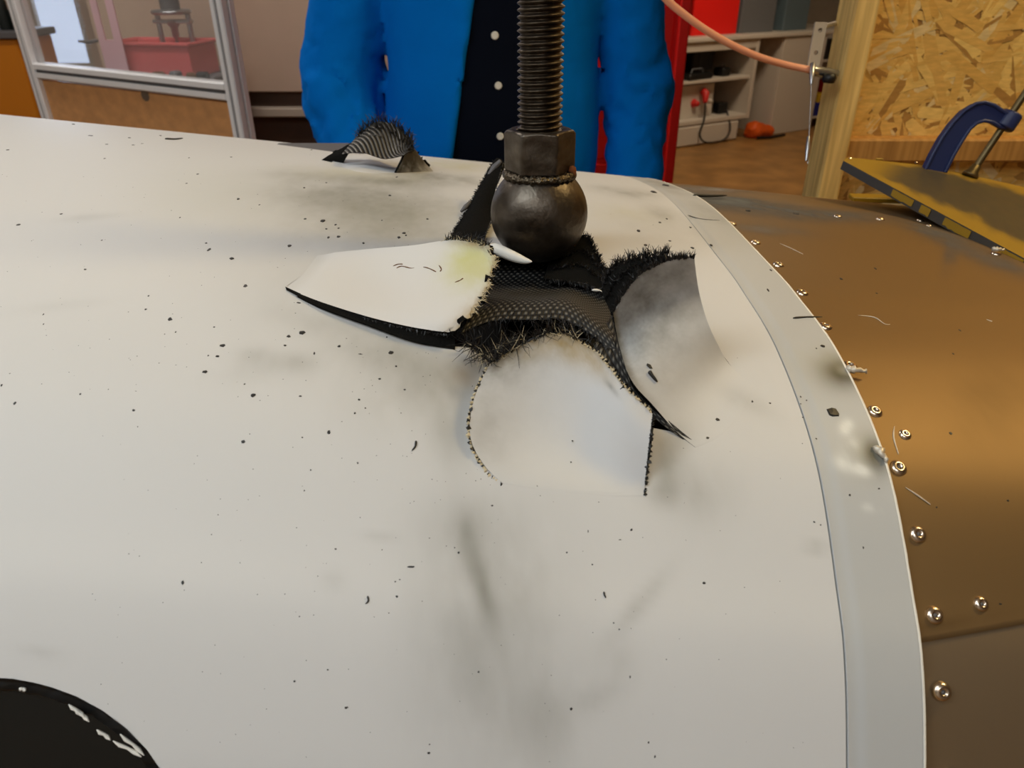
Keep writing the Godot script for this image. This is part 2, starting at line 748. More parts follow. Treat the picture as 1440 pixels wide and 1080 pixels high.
func sheet_mesh(xs: PackedFloat32Array, ss: PackedFloat32Array, off: float, stains: Array, cuts: Array, base := Color.WHITE, edge_tint := false) -> ArrayMesh:
	# a piece of the shell's surface, at a height over it, with holes cut
	var v := PackedVector3Array()
	var n := PackedVector3Array()
	var c := PackedColorArray()
	var idx := PackedInt32Array()
	var nx := xs.size()
	var rects := []
	for q in cuts:
		rects.append(bounds(q))
	var dead := PackedByteArray()
	for s in ss:
		var nn := skin_normal(s)
		var p0 := skin_at(0.0, s, off)
		for x in xs:
			var p := Vector2(x, s)
			v.append(p0 + Vector3(x, -RISE * x, 0))
			n.append(nn)
			c.append(stained(base, p, stains) if stains.size() else base)
			var gone := 0
			for k in cuts.size():
				if inside(p, cuts[k], rects[k]):
					gone = 1
					break
			dead.append(gone)
	var moved := {}
	for i in ss.size() - 1:
		for j in nx - 1:
			var a := i * nx + j
			if dead[a] + dead[a + 1] + dead[a + nx] + dead[a + nx + 1] >= 4:
				continue
			for o in [a, a + 1, a + nx, a + nx + 1]:
				if dead[o] and not moved.has(o):
					moved[o] = true
					var p := Vector2(xs[o % nx], ss[o / nx])
					for k in cuts.size():
						if inside(p, cuts[k], rects[k]):
							var best := p
							var near := 1e9
							for e in cuts[k].size():
								var q := Geometry2D.get_closest_point_to_segment(p, cuts[k][e], cuts[k][(e + 1) % cuts[k].size()])
								if q.distance_squared_to(p) < near:
									near = q.distance_squared_to(p)
									best = q
							v[o] = skin_at(best.x, best.y, off)
							break
			idx.append_array([a, a + nx, a + 1, a + 1, a + nx, a + nx + 1])
	var arr := []
	arr.resize(Mesh.ARRAY_MAX)
	arr[Mesh.ARRAY_VERTEX] = v
	arr[Mesh.ARRAY_NORMAL] = n
	arr[Mesh.ARRAY_COLOR] = c
	arr[Mesh.ARRAY_INDEX] = idx
	var m := ArrayMesh.new()
	m.add_surface_from_arrays(Mesh.PRIMITIVE_TRIANGLES, arr)
	return m


# ================================================================ the setting
func ceiling_lamp(where: Vector3, size: Vector2, c: Color, energy: float, label: String, _lit: bool) -> void:
	var t := thing("ceiling_light", label, "ceiling light", where, 0, "ceiling light panels")
	obj("frame", boxes([[Vector3(size.x + 0.06, 0.09, 0.03), Vector3(0, 0.05, size.y / 2 + 0.015)], [Vector3(size.x + 0.06, 0.09, 0.03), Vector3(0, 0.05, -size.y / 2 - 0.015)], [Vector3(0.03, 0.09, size.y), Vector3(size.x / 2 + 0.015, 0.05, 0)], [Vector3(0.03, 0.09, size.y), Vector3(-size.x / 2 - 0.015, 0.05, 0)]]), "lamp_body", t)
	obj("diffuser", box(Vector3(size.x, 0.02, size.y), Vector3(0, 0.04, 0)), "lamp_glow", t)
	var l := AreaLight3D.new()
	l.name = "lamp"
	l.area_size = size
	l.light_color = c
	l.light_energy = energy
	l.area_normalize_energy = true
	l.area_range = 14.0
	l.area_attenuation = 2.0
	l.shadow_enabled = true
	l.position = where + Vector3(0, 0.018, 0)
	l.rotation_degrees = Vector3(-90, 0, 0)
	add_child(l, true)


func room() -> void:
	struct("floor", box(Vector3(9.4, 0.1, 12.2), Vector3(0, -0.05, -3.6), 0.0), "floor_boarding")
	struct("ceiling", box(Vector3(9.4, 0.1, 12.2), Vector3(0, 2.80, -3.6), 0.0), "ceiling_paint")
	struct("wall_back", boxes([[Vector3(7.4, 3.1, 0.12), Vector3(0.9, 1.55, -9.6)], [Vector3(2.0, 3.1, 0.12), Vector3(-3.7, 1.55, -9.6)]], 0.0), "wall_paint")
	struct("wall_front", box(Vector3(9.4, 3.1, 0.12), Vector3(0, 1.55, 2.4), 0.0), "wall_paint")
	struct("wall_right", box(Vector3(0.12, 3.1, 12.2), Vector3(4.5, 1.55, -3.6), 0.0), "wall_paint")
	# left wall with the daylight window in it
	var z := -4.6
	struct("wall_left", boxes([[Vector3(0.12, 3.1, 6.2), Vector3(-4.5, 1.55, -0.6)], [Vector3(0.12, 3.1, 5.9), Vector3(-4.5, 1.55, -6.65)]], 0.0), "wall_paint")
	# a cross wall behind the guard: the bright window stands in it
	var wx0 := at_fwd(58, 60, 4.6).x
	var wx1 := at_fwd(131, 60, 4.6).x
	var sill := at_fwd(100, 96, 4.6).y
	struct("wall_cross", boxes([[Vector3(wx0 + 4.45, 3.1, 0.1), Vector3((wx0 - 4.45) / 2, 1.55, z)], [Vector3(1.4, 3.1, 0.1), Vector3(wx1 + 0.7, 1.55, z)], [Vector3(wx1 - wx0, sill, 0.1), Vector3((wx0 + wx1) / 2, sill / 2, z)], [Vector3(wx1 - wx0, 0.9, 0.1), Vector3((wx0 + wx1) / 2, 2.65, z)]], 0.0), "beige_board")
	var win := Node3D.new()
	win.name = "window_1"
	win.set_meta("kind", "structure")
	add_child(win)
	var mid := Vector3((wx0 + wx1) / 2, 0, z)
	obj("window_frame", boxes([[Vector3(0.03, 2.2 - sill, 0.08), Vector3(wx0 + 0.015, (2.2 + sill) / 2, z)], [Vector3(0.03, 2.2 - sill, 0.08), Vector3(wx1 - 0.015, (2.2 + sill) / 2, z)], [Vector3(wx1 - wx0, 0.03, 0.09), Vector3(mid.x, sill + 0.015, z)], [Vector3(wx1 - wx0, 0.03, 0.09), Vector3(mid.x, 2.185, z)]]), "rail_pale", win)
	var pane := obj("pane", box(Vector3(wx1 - wx0 - 0.06, 2.2 - sill - 0.06, 0.012), Vector3(mid.x, (2.2 + sill) / 2, z), 0.001), "daylight_pane", win)
	pane.name = "pane"
	var wl := AreaLight3D.new()
	wl.name = "window_light"
	wl.area_size = Vector2(wx1 - wx0, 2.0 - sill)
	wl.light_color = Color(0.80, 0.87, 0.98)
	wl.light_energy = 1.0
	wl.area_normalize_energy = true
	wl.area_range = 14.0
	wl.area_attenuation = 2.0
	wl.shadow_enabled = true
	wl.position = Vector3(mid.x, (2.2 + sill) / 2, z + 0.06)
	wl.rotation_degrees = Vector3(0, 180, 0)
	add_child(wl, true)
	# beige partition behind the person, with its rail and dark foot
	var fz := -3.2
	var y1 := at_fwd(400, 128, 3.2).y
	var y2 := at_fwd(400, 155, 3.2).y
	struct("trim_1", box(Vector3(1.8, 0.035, 0.05), Vector3(-0.70, y2, fz + 0.035), 0.004), "rail_pale")
	struct("wall_partition", box(Vector3(1.85, 2.35 - y1, 0.06), Vector3(-0.70, (2.35 + y1) / 2, fz), 0.004), "beige_board")
	struct("wall_foot", box(Vector3(1.85, y1, 0.05), Vector3(-0.70, y1 / 2, fz - 0.03), 0.004), "brown_board")
	osb_wall()


func osb_wall() -> void:
	var x0 := 0.511
	var w := struct("wall_osb", box(Vector3(1.9, 2.5, 0.018), Vector3(x0 + 0.95, 1.25, -1.209), 0.0), "osb_base")
	var t := PackedVector3Array()
	var c := PackedColorArray()
	var r := RandomNumberGenerator.new()
	r.seed = 77
	for i in 2400:
		var px := x0 + 0.005 + r.randf() * 0.75
		var py := 1.02 + r.randf() * 0.62
		var a := r.randfn(0.0, 0.8) + (PI / 2 if r.randf() < 0.35 else 0.0)
		var l := r.randf_range(0.04, 0.13)
		var h := r.randf_range(0.005, 0.018)
		var dx := Vector2(cos(a), sin(a))
		var dy := Vector2(-dx.y, dx.x)
		var pts := []
		for q in [[-0.5, r.randf_range(-0.5, 0.1)], [-0.42, 0.5], [r.randf_range(-0.1, 0.2), r.randf_range(0.35, 0.6)], [0.45, 0.5], [0.5, r.randf_range(-0.3, 0.3)], [0.4, -0.5], [r.randf_range(-0.2, 0.2), r.randf_range(-0.6, -0.4)], [-0.44, -0.5]]:
			var p: Vector2 = Vector2(px, py) + dx * q[0] * l + dy * q[1] * h
			p.x = maxf(p.x, x0 + 0.001)
			pts.append(p)
		var zz := -1.2 + 0.0003 + i * 4e-7
		var tilt := r.randfn(0.0, 0.02)
		var k := r.randf()
		var tone := Color(0.80, 0.45, 0.10).lerp(Color(0.97, 0.66, 0.20), k)
		if r.randf() < 0.12:
			tone = Color(0.50, 0.26, 0.06)
		elif r.randf() < 0.12:
			tone = Color(0.88, 0.66, 0.31)
		for k2 in range(1, 7):
			for p in [pts[0], pts[k2 + 1], pts[k2]]:
				var off: Vector2 = p - Vector2(px, py)
				t.append(Vector3(p.x, p.y, zz + off.dot(dy) * tilt + 0.0006))
				c.append(tone)
	obj("osb_strand", flat(t, c), "osb_strands", w, "stuff")
	obj("timber_stud", box(Vector3(0.035, 2.5, 0.062), Vector3(0.4935, 1.25, -1.181), 0.003), "timber", w)
	var y := at_fwd(1300, 214, 1.16).y
	obj("timber_rail", box(Vector3(1.85, 0.035, 0.03), Vector3(x0 + 0.93, y, -1.184), 0.003), "timber_rail", w)


# ================================================================ the white shell
func shell() -> void:
	hole = outline([[402, 403], [430, 418], [470, 434], [520, 450], [575, 468], [625, 487], [662, 488], [690, 512], [678, 535], [666, 562], [661, 595], [664, 622], [682, 648], [712, 674], [760, 684], [810, 690], [860, 692], [904, 692], [912, 655], [919, 602], [945, 607], [974, 620], [992, 610], [1015, 580], [1032, 520], [1000, 478], [975, 440], [930, 415], [880, 385], [850, 375], [815, 362], [770, 356], [700, 356], [640, 358], [560, 364], [470, 374], [430, 384]])
	far_hole = outline([[452, 225], [480, 232], [520, 236], [556, 241], [575, 236], [590, 226], [570, 217], [520, 214], [480, 216]])
	var pts := []
	for k in 40:
		var a := TAU * k / 40
		pts.append([-20 + cos(a) * 280, 1200 + sin(a) * 248])
	port = outline(pts)
	var soot := Color(0.21, 0.20, 0.14)  # soot; also paints shadows beside the front flap and far hump
	var brown := Color(0.34, 0.24, 0.13)
	var light := Color(0.86, 0.83, 0.62)
	var st := [
		blob(662, 775, 18, 50, -14, soot, 0.42), blob(683, 835, 16, 60, -16, soot, 0.42), blob(655, 735, 60, 45, 0, soot, 0.22), blob(690, 830, 110, 130, 0, soot, 0.26),
		blob(720, 1000, 130, 120, 0, soot, 0.17), blob(770, 1010, 40, 70, 0, soot, 0.22), blob(650, 920, 60, 110, 0, soot, 0.17),
		blob(900, 850, 14, 70, 40, soot, 0.22), blob(840, 980, 40, 20, -20, soot, 0.2), blob(870, 930, 30, 30, 0, soot, 0.15),
		blob(610, 545, 110, 55, 0, soot, 0.30), blob(560, 505, 90, 28, 10, soot, 0.3), blob(640, 600, 34, 60, 0, soot, 0.30), blob(655, 520, 34, 30, 0, brown, 0.55), blob(680, 505, 16, 16, 0, Color(0.1, 0.08, 0.05), 0.5),
		blob(380, 515, 60, 18, -10, soot, 0.16), blob(360, 500, 30, 14, 0, soot, 0.2), blob(420, 512, 26, 16, 0, soot, 0.2), blob(470, 460, 90, 22, 14, soot, 0.16),
		blob(500, 270, 110, 22, 4, soot, 0.42), blob(470, 285, 90, 16, 8, soot, 0.3), blob(580, 290, 100, 25, 4, soot, 0.22), blob(520, 310, 120, 30, 6, soot, 0.2), blob(430, 245, 60, 12, 0, soot, 0.25), blob(620, 250, 70, 9, 5, soot, 0.6),  # last blob: far hump's shadow painted in with soot
		blob(560, 255, 60, 10, 5, soot, 0.4), blob(640, 232, 50, 8, 4, light, 0.7), blob(500, 245, 90, 12, 4, light, 0.4), blob(560, 300, 40, 15, 0, soot, 0.2),
		blob(940, 640, 22, 45, 10, soot, 0.45), blob(985, 690, 60, 50, 20, soot, 0.2), blob(935, 690, 28, 24, 0, soot, 0.3), blob(960, 600, 30, 40, 0, soot, 0.2),  # first blob: shadow right of the front flap, painted in
		blob(880, 270, 50, 8, 8, soot, 0.4), blob(930, 300, 30, 12, 20, soot, 0.28), blob(985, 320, 26, 12, 30, soot, 0.2), blob(880, 300, 60, 14, 5, light, 0.3),
		blob(1040, 560, 60, 14, 25, soot, 0.14), blob(90, 430, 60, 8, -6, soot, 0.07), blob(130, 305, 46, 5, -5, soot, 0.13), blob(470, 815, 20, 15, 0, soot, 0.13), blob(535, 758, 28, 6, 5, soot, 0.16), blob(1145, 770, 16, 9, 0, soot, 0.25), blob(60, 920, 30, 8, 8, soot, 0.12),
		blob(300, 270, 110, 50, 0, Color(0.80, 0.80, 0.66), 0.25, 0.1),  # yellow-green pool of mixed light painted on the skin
	]
	var t := thing("composite_shell", "large white painted shell torn open with black carbon layers and grey soot stains", "shell panel")
	var xs := lines(-0.85, 0.1337, -0.175, 0.13, 0.0011, 0.005)
	var ss := lines(TS[0], s_of(1.12), s_of(0.285), s_of(0.56), 0.0011, 0.0035)
	st.append(blob(640, 470, 330, 170, 10, soot, 0.13, 0.2))
	st.append(blob(540, 305, 170, 45, 4, Color(0.34, 0.32, 0.2), 0.34, 0.3))
	st.append(blob(480, 400, 150, 80, 10, soot, 0.10, 0.2))
	st.append(blob(900, 320, 90, 40, 20, soot, 0.12, 0.3))
	st.append(blob(520, 253, 70, 7, 4, soot, 0.45, 0.3))
	st.append(blob(560, 330, 130, 22, 0, soot, 0.22, 0.3))
	skin_stains_and_light = st
	obj("outer_skin", sheet_mesh(xs, ss, 0.0, st, [hole, far_hole, port]), "white_paint", t)
	# the border strip: a shallow joggle along a thin groove
	var sst := [blob(1184, 523, 33, 23, 12, Color(0.02, 0.018, 0.012), 1.0, 0.2), blob(1190, 520, 16, 9, 12, Color(0.42, 0.41, 0.38), 0.9, 0.1), blob(1160, 512, 45, 26, 10, Color(0.55, 0.48, 0.28), 0.35), blob(1231, 639, 19, 28, -18, Color(0.02, 0.018, 0.012), 1.0, 0.2), blob(1236, 641, 8, 13, -18, Color(0.30, 0.29, 0.26), 0.85, 0.1), blob(1212, 640, 26, 34, 0, Color(0.55, 0.48, 0.28), 0.3), blob(1000, 300, 40, 14, 25, Color(0.2, 0.19, 0.15), 0.3), blob(930, 258, 50, 8, 15, Color(0.2, 0.19, 0.15), 0.35)]
	for q in [[1190, 600, 9, 12], [1196, 625, 12, 16], [1190, 650, 16, 12], [1208, 660, 18, 8], [1222, 668, 9, 6], [1230, 711, 11, 7], [1220, 714, 8, 6]]:
		sst.append(blob(q[0], q[1], q[2], q[3], 20, Color(1.0, 1.0, 0.98), 0.6, 2.0))
	var rows := []
	var cols := []
	var prof := [[0.13445, -0.0024], [0.1346, -0.0006], [0.1352, -0.0004], [0.1375, -0.0009], [0.1400, -0.0003]]
	for k in 20:
		prof.append([0.142 + k * 0.00121, 0.0])
	prof.append_array([[0.1657, 0.0], [0.166, -0.0004], [0.166, -0.003]])
	for s in lines(TS[0], s_of(1.12), s_of(0.24), s_of(0.7), 0.0016, 0.004):
		var r := PackedVector3Array()
		for p in prof:
			r.append(skin_at(p[0], s, p[1]))
			cols.append(stained(Color(0.70, 0.70, 0.70), Vector2(p[0], s), sst))
		rows.append(r)
	obj("border_strip", grid_mesh(rows, false, true, cols), "strip_paint", t)
	# raw edge of the strip, paler to carry its painted highlight
	var er := []
	for s in lines(TS[0], s_of(1.1), 0, 0, 0.004, 0.004):
		var j := nz.get_noise_1d(s * 400.0) * 0.0002
		er.append(PackedVector3Array([skin_at(0.1656, s, 0.00005), skin_at(0.1660, s, 0.00030), skin_at(0.1666 + j, s, 0.00025), skin_at(0.1669 + j, s, -0.0003), skin_at(0.1669 + j, s, -0.0015), skin_at(0.1663, s, -0.0028)]))
	obj("strip_edge", grid_mesh(er, false, true), "raw_edge", t)
	# dark sheet added below everything to blacken the hollow and stop light leaks
	obj("dark_backing", sheet_mesh(lines(-0.85, 0.165, 0, 0, 0.02, 0.02), lines(TS[0], s_of(1.12), 0, 0, 0.01, 0.01), -0.022, [], []), "black_core", t)
	obj("under_layer", sheet_mesh(lines(-0.85, 0.165, -0.175, 0.13, 0.0025, 0.008), lines(TS[0], s_of(1.12), s_of(0.285), s_of(0.56), 0.0025, 0.008), -0.0024, [], [hole, far_hole, port]), "black_core", t)
	# rounded opening at the near left
	var rim0 := PackedVector3Array()
	var rims := [[1.0, 0.0004], [0.985, -0.0035], [0.95, -0.005], [0.925, -0.0035], [0.905, -0.006], [0.90, -0.008]]
	var mid := Vector2.ZERO
	for p in port:
		mid += p / port.size()
	var rrows := []
	for q in rims:
		var r := PackedVector3Array()
		for k in 160:
			var p := port[(k / 4) % 40].lerp(port[(k / 4 + 1) % 40], (k % 4) / 4.0)
			p = mid + (p - mid) * (q[0] + nz.get_noise_1d(k * 0.7) * 0.008)
			r.append(skin_at(p.x, p.y, q[1] + nz.get_noise_2d(k * 1.1, q[0] * 90) * 0.0012))
		rrows.append(r)
	var rim := obj("port_seal", grid_mesh(rrows, true), "port_seal", t)
	var pr := []
	for q in [0.0, 0.3, 0.6, 0.92]:
		var r := PackedVector3Array()
		for k in 40:
			var p: Vector2 = mid + (port[k] - mid) * q
			r.append(skin_at(p.x, p.y, -0.0075))
		pr.append(r)
	obj("port_pane", grid_mesh(pr, true), "port_pane", t)
	# flakes of old white paint left on the seal
	var fl := []
	for q in [[92, 994, 116, 1012], [100, 1000, 122, 1018], [132, 1030, 152, 1044], [155, 1046, 196, 1068], [165, 1036, 200, 1066], [22, 971, 32, 974]]:
		var a := outline([[q[0], q[1]]])[0]
		var b := outline([[q[2], q[3]]])[0]
		var path := []
		for k in 5:
			var p := a.lerp(b, k / 4.0)
			path.append(skin_at(p.x, p.y, -0.0022 + 0.0004 * sin(k * 2.0)))
		fl.append(tube(path, [0.0002, 0.0008, 0.0006, 0.0009, 0.0002], 6))
	for k in fl.size():
		obj("paint_flake", fl[k], "raw_edge", rim)
	# stand under the shell, out of sight
	obj("stand", boxes([[Vector3(0.06, 0.86, 0.06), Vector3(-0.5, 0.43, -0.55)], [Vector3(0.06, 0.86, 0.06), Vector3(0.1, 0.43, -0.55)], [Vector3(0.06, 0.86, 0.06), Vector3(-0.5, 0.43, -0.9)], [Vector3(0.06, 0.86, 0.06), Vector3(0.1, 0.43, -0.9)], [Vector3(0.75, 0.05, 0.5), Vector3(-0.2, 0.88, -0.72)], [Vector3(0.1, 0.33, 0.3), Vector3(-0.2, 1.05, -0.66)]]), "slot_dark", t)


# ================================================================ the riveted metal skin
func metal_skin() -> void:
	var t := thing("metal_skin", "brownish riveted sheet metal skin to the right of the white shell", "sheet metal")
	var dark := Color(0.16, 0.16, 0.15)
	var st := [blob(1400, 560, 60, 60, -40, Color(0.4, 0.4, 0.4), 0.3), blob(1330, 880, 80, 10, -12, Color(0.35, 0.28, 0.2), 0.25)]  # the grey patch paints in a dull reflection
	var smax := s_of(1.06)
	var seam_s := s_of(-sight(1300, 905).z * surf(1300, 905).z)
	var q1 := surf(1302, 905)
	var q2 := surf(1438, 879)
	var slope := (q2.y - q1.y) / (q2.x - q1.x)
	# upper sheet laps over the lower one along the seam
	var rows := []
	var cols := []
	for x in lines(0.150, 0.75, 0.15, 0.40, 0.003, 0.01):
		var r := PackedVector3Array()
		var s0 := q1.y + slope * (x - q1.x)
		r.append(skin_at(x, s0, -0.0045))
		cols.append(Color.WHITE)
		for k in 161:
			var s := lerpf(s0, smax, pow(k / 160.0, 1.15))
			r.append(skin_at(x, s, -0.003))
			cols.append(stained(Color.WHITE, Vector2(x, s), st))
		rows.append(r)
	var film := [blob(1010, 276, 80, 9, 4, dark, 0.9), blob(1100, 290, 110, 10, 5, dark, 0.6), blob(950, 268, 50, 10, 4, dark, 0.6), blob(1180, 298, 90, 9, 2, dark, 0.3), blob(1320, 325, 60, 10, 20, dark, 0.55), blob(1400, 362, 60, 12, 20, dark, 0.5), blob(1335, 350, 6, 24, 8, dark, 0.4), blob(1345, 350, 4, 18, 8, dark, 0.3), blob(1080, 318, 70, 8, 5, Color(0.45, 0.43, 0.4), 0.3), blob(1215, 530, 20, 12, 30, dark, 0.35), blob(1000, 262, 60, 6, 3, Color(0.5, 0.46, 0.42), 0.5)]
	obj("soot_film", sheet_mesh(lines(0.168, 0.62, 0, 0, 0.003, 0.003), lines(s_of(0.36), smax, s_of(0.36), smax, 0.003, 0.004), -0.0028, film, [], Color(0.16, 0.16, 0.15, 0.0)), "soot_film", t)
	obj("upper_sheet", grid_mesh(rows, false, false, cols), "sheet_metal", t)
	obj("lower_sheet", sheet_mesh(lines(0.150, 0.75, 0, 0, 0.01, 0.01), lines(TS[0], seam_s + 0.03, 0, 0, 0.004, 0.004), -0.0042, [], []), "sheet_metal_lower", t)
	# domed rivets with a dimple
	var riv := lathe([[0.0001, 0.0008], [0.0008, 0.0006], [0.0011, 0.0012], [0.0018, 0.0016], [0.0027, 0.0014], [0.0034, 0.0008], [0.0038, 0.0001], [0.0040, -0.0006]], 20)
	var pin := lathe([[0.0009, 0.0], [0.0009, 0.0009], [0.0001, 0.0011]], 8)
	for p in [[1030, 310, 1.0], [1064, 336, 1.0], [1096, 367, 1.0], [1130, 406, 1.0], [1163, 453, 1.0], [1198, 509, 1.0], [1234, 573, 0.95], [1268, 654, 1.0], [1296, 750, 1.0], [1320, 865, 1.0], [1331, 976, 1.05], [1386, 849, 0.85], [1277, 606, 0.75], [1179, 300, 1.0], [1239, 304, 1.0], [1296, 306, 1.0], [1308, 313, 0.7], [1403, 352, 1.0], [915, 256, 1.0], [985, 288, 1.0], [1350, 1100, 1.0]]:
		var q := surf(p[0], p[1])
		var o := obj("rivet", riv, "rivet_metal", t)
		var n := skin_normal(q.y)
		var b := Basis(n.cross(Vector3.FORWARD).normalized(), n, Vector3.ZERO)
		b.z = b.x.cross(b.y)
		o.transform = Transform3D(b.scaled_local(Vector3.ONE * p[2]), skin_at(q.x, q.y, -0.0028))
		obj("pin", pin, "slot_dark", o)
	# torn metal burrs at the strip's edge
	for p in [[1190, 520, 1219, 526], [1232, 628, 1246, 652], [1396, 352, 1412, 354]]:
		var a := on_skin(p[0], p[1], 0.0012)
		var b := on_skin(p[2], p[3], 0.001)
		var path := []
		for k in 9:
			path.append(a.lerp(b, k / 8.0) + Vector3(nz.get_noise_1d(k * 9.0), nz.get_noise_1d(k * 9.0 + 50), nz.get_noise_1d(k * 9.0 + 90)) * 0.0022)
		obj("metal_burr", tube(path, [0.0008, 0.0021, 0.0017, 0.0022, 0.0012, 0.0014, 0.0009, 0.0012, 0.0004], 7), "pale_metal", t)
	# scratches: raised threads of bright metal
	for p in [[[1209, 437], [1232, 440], [1246, 449], [1254, 450]], [[1278, 682], [1296, 694], [1314, 707]], [[1098, 337], [1114, 344], [1131, 352]], [[1262, 594], [1261, 610], [1268, 634]], [[1390, 443], [1398, 446]]]:
		var path := []
		for q in p:
			path.append(on_skin(q[0], q[1], -0.0028))
		obj("scratch", tube(smooth_path(path, 4), [0.0001, 0.0002, 0.0003, 0.0004, 0.0004, 0.0004, 0.0003, 0.0003, 0.0002], 5), "pale_metal", t)


# ================================================================ torn flaps
func edge(pts: Array, n: int) -> Array:
	var p := []
	for q in pts:
		p.append(lifted(q))
	var path := smooth_path(p, 8)
	var len := [0.0]
	for i in path.size() - 1:
		len.append(len[-1] + path[i].distance_to(path[i + 1]))
	var out := []
	var k := 0
	for i in n:
		var want: float = len[-1] * i / (n - 1)
		while k < path.size() - 2 and len[k + 1] < want:
			k += 1
		out.append(path[k].lerp(path[k + 1], clampf((want - len[k]) / maxf(len[k + 1] - len[k], 1e-9), 0, 1)))
	return out


func patch(hinge: Array, tip: Array, left: Array, right: Array, nu: int, nv: int, rag := 0.0, bulge := 0.0, blend := 0.0) -> Array:
	# a Coons patch between four edges: rows run from the hinge to the tip
	var h := edge(hinge, nu)
	var t := edge(tip, nu)
	var l := edge(left, nv)
	var r := edge(right, nv)
	var rows := []
	for j in nv:
		var b := float(j) / (nv - 1)
		var row := PackedVector3Array()
		for i in nu:
			var a := float(i) / (nu - 1)
			var p: Vector3 = h[i] * (1 - b) + t[i] * b + l[j] * (1 - a) + r[j] * a
			p -= h[0] * (1 - a) * (1 - b) + h[nu - 1] * a * (1 - b) + t[0] * (1 - a) * b + t[nu - 1] * a * b
			p += Vector3(nz.get_noise_3d(p.x * 900, p.y * 900, p.z * 900), nz.get_noise_3d(p.x * 900, p.y * 900, p.z * 900 + 30), nz.get_noise_3d(p.x * 900 + 60, p.y * 900, p.z * 900)) * rag * 0.6 * pow(b, 30.0)
			row.append(p)
		rows.append(row)
	if blend > 0.0:   # grow out of the skin at the hinge
		for j in nv:
			var k := smoothstep(0.0, blend, float(j) / (nv - 1))
			if k >= 1.0:
				break
			for i in nu:
				var p: Vector3 = rows[j][i]
				rows[j][i] = skin_at(p.x, s_of(-p.z), lerpf(-0.0004, 0.0001, minf(j / 3.0, 1.0))).lerp(p, k)
	if bulge != 0.0:
		var nn := normals(rows)
		for j in nv:
			for i in nu:
				rows[j][i] += nn[j][i] * bulge * sin(PI * i / (nu - 1)) * pow(sin(PI * j / (nv - 1)), 2.0)
	return rows


func normals(rows: Array) -> Array:
	var out := []
	for j in rows.size():
		var r := PackedVector3Array()
		for i in rows[0].size():
			var dx: Vector3 = rows[j][mini(i + 1, rows[0].size() - 1)] - rows[j][maxi(i - 1, 0)]
			var dy: Vector3 = rows[mini(j + 1, rows.size() - 1)][i] - rows[maxi(j - 1, 0)][i]
			var n := dx.cross(dy).normalized()
			var sight_line: Vector3 = rows[j][i] - EYE
			if n.dot(sight_line) > 0:
				n = -n
			r.append(n)
		out.append(r)
	return out


func shift(rows: Array, nn: Array, by: float) -> Array:
	var out := []
	for j in rows.size():
		var r := PackedVector3Array()
		for i in rows[0].size():
			r.append(rows[j][i] + nn[j][i] * by)
		out.append(r)
	return out


func border(rows: Array, skip_hinge := true) -> PackedVector3Array:
	var o := PackedVector3Array()
	var nv := rows.size()
	var nu: int = rows[0].size()
	for j in nv:
		o.append(rows[j][0])
	for i in range(1, nu):
		o.append(rows[nv - 1][i])
	for j in range(nv - 2, -1, -1):
		o.append(rows[j][nu - 1])
	if not skip_hinge:
		for i in range(nu - 2, 0, -1):
			o.append(rows[0][i])
	return o


func tinted(rows: Array, marks: Array, blend := 0.0) -> Array:
	var spots := []
	for m in marks:
		# [u index share, v index share, radius share, colour, amount]
		spots.append(m)
	var out := []
	for j in rows.size():
		for i in rows[0].size():
			var a: float = float(i) / (rows[0].size() - 1)
			var b: float = float(j) / (rows.size() - 1)
			var c := Color.WHITE
			var p: Vector3 = rows[j][i]
			for m in spots:
				var q := Vector2((a - m[0]) / m[2], (b - m[1]) / m[3])
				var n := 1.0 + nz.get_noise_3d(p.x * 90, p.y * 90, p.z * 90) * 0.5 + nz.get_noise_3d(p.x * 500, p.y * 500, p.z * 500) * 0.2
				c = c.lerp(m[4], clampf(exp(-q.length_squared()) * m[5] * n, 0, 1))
			if b < blend:
				c = stained(Color.WHITE, Vector2(p.x, s_of(-p.z)), skin_stains_and_light).lerp(c, smoothstep(0.0, blend, b))
			out.append(c)
	return out


func flap(t: Node3D, called: String, rows: Array, top: String, marks: Array, thick: float, label := "", ply := "carbon_black", uv := Vector2.ZERO, blend := 0.0) -> Node3D:
	var nn := normals(rows)
	var flip := not faces_eye(rows)
	var o := obj(called, grid_mesh(rows, false, flip, tinted(rows, marks, blend), uv), top, t)
	if label: o.set_meta("label", label)
	var low := shift(rows, nn, -thick)
	var rim_a := border(rows)
	var rim_b := border(low)
	var mid := PackedVector3Array()
	for i in rim_a.size():
		mid.append(rim_a[i].lerp(rim_b[i], 0.5) + (rim_b[i] - rim_a[i]).cross(rim_a[mini(i + 1, rim_a.size() - 1)] - rim_a[maxi(i - 1, 0)]).normalized() * 0.0004 * nz.get_noise_1d(i * 7.0))
	obj("carbon_ply", join([grid_mesh(low, false, not flip), grid_mesh([rim_a, mid, rim_b], false, flip)]), ply, o)
	return o


func faces_eye(rows: Array) -> bool:
	var j: int = rows.size() / 2
	var i: int = rows[0].size() / 2
	var a: Vector3 = rows[j][i]
	var f: Vector3 = (rows[j + 1][i] - a).cross(rows[j][i + 1] - a)
	return f.dot(EYE - a) > 0


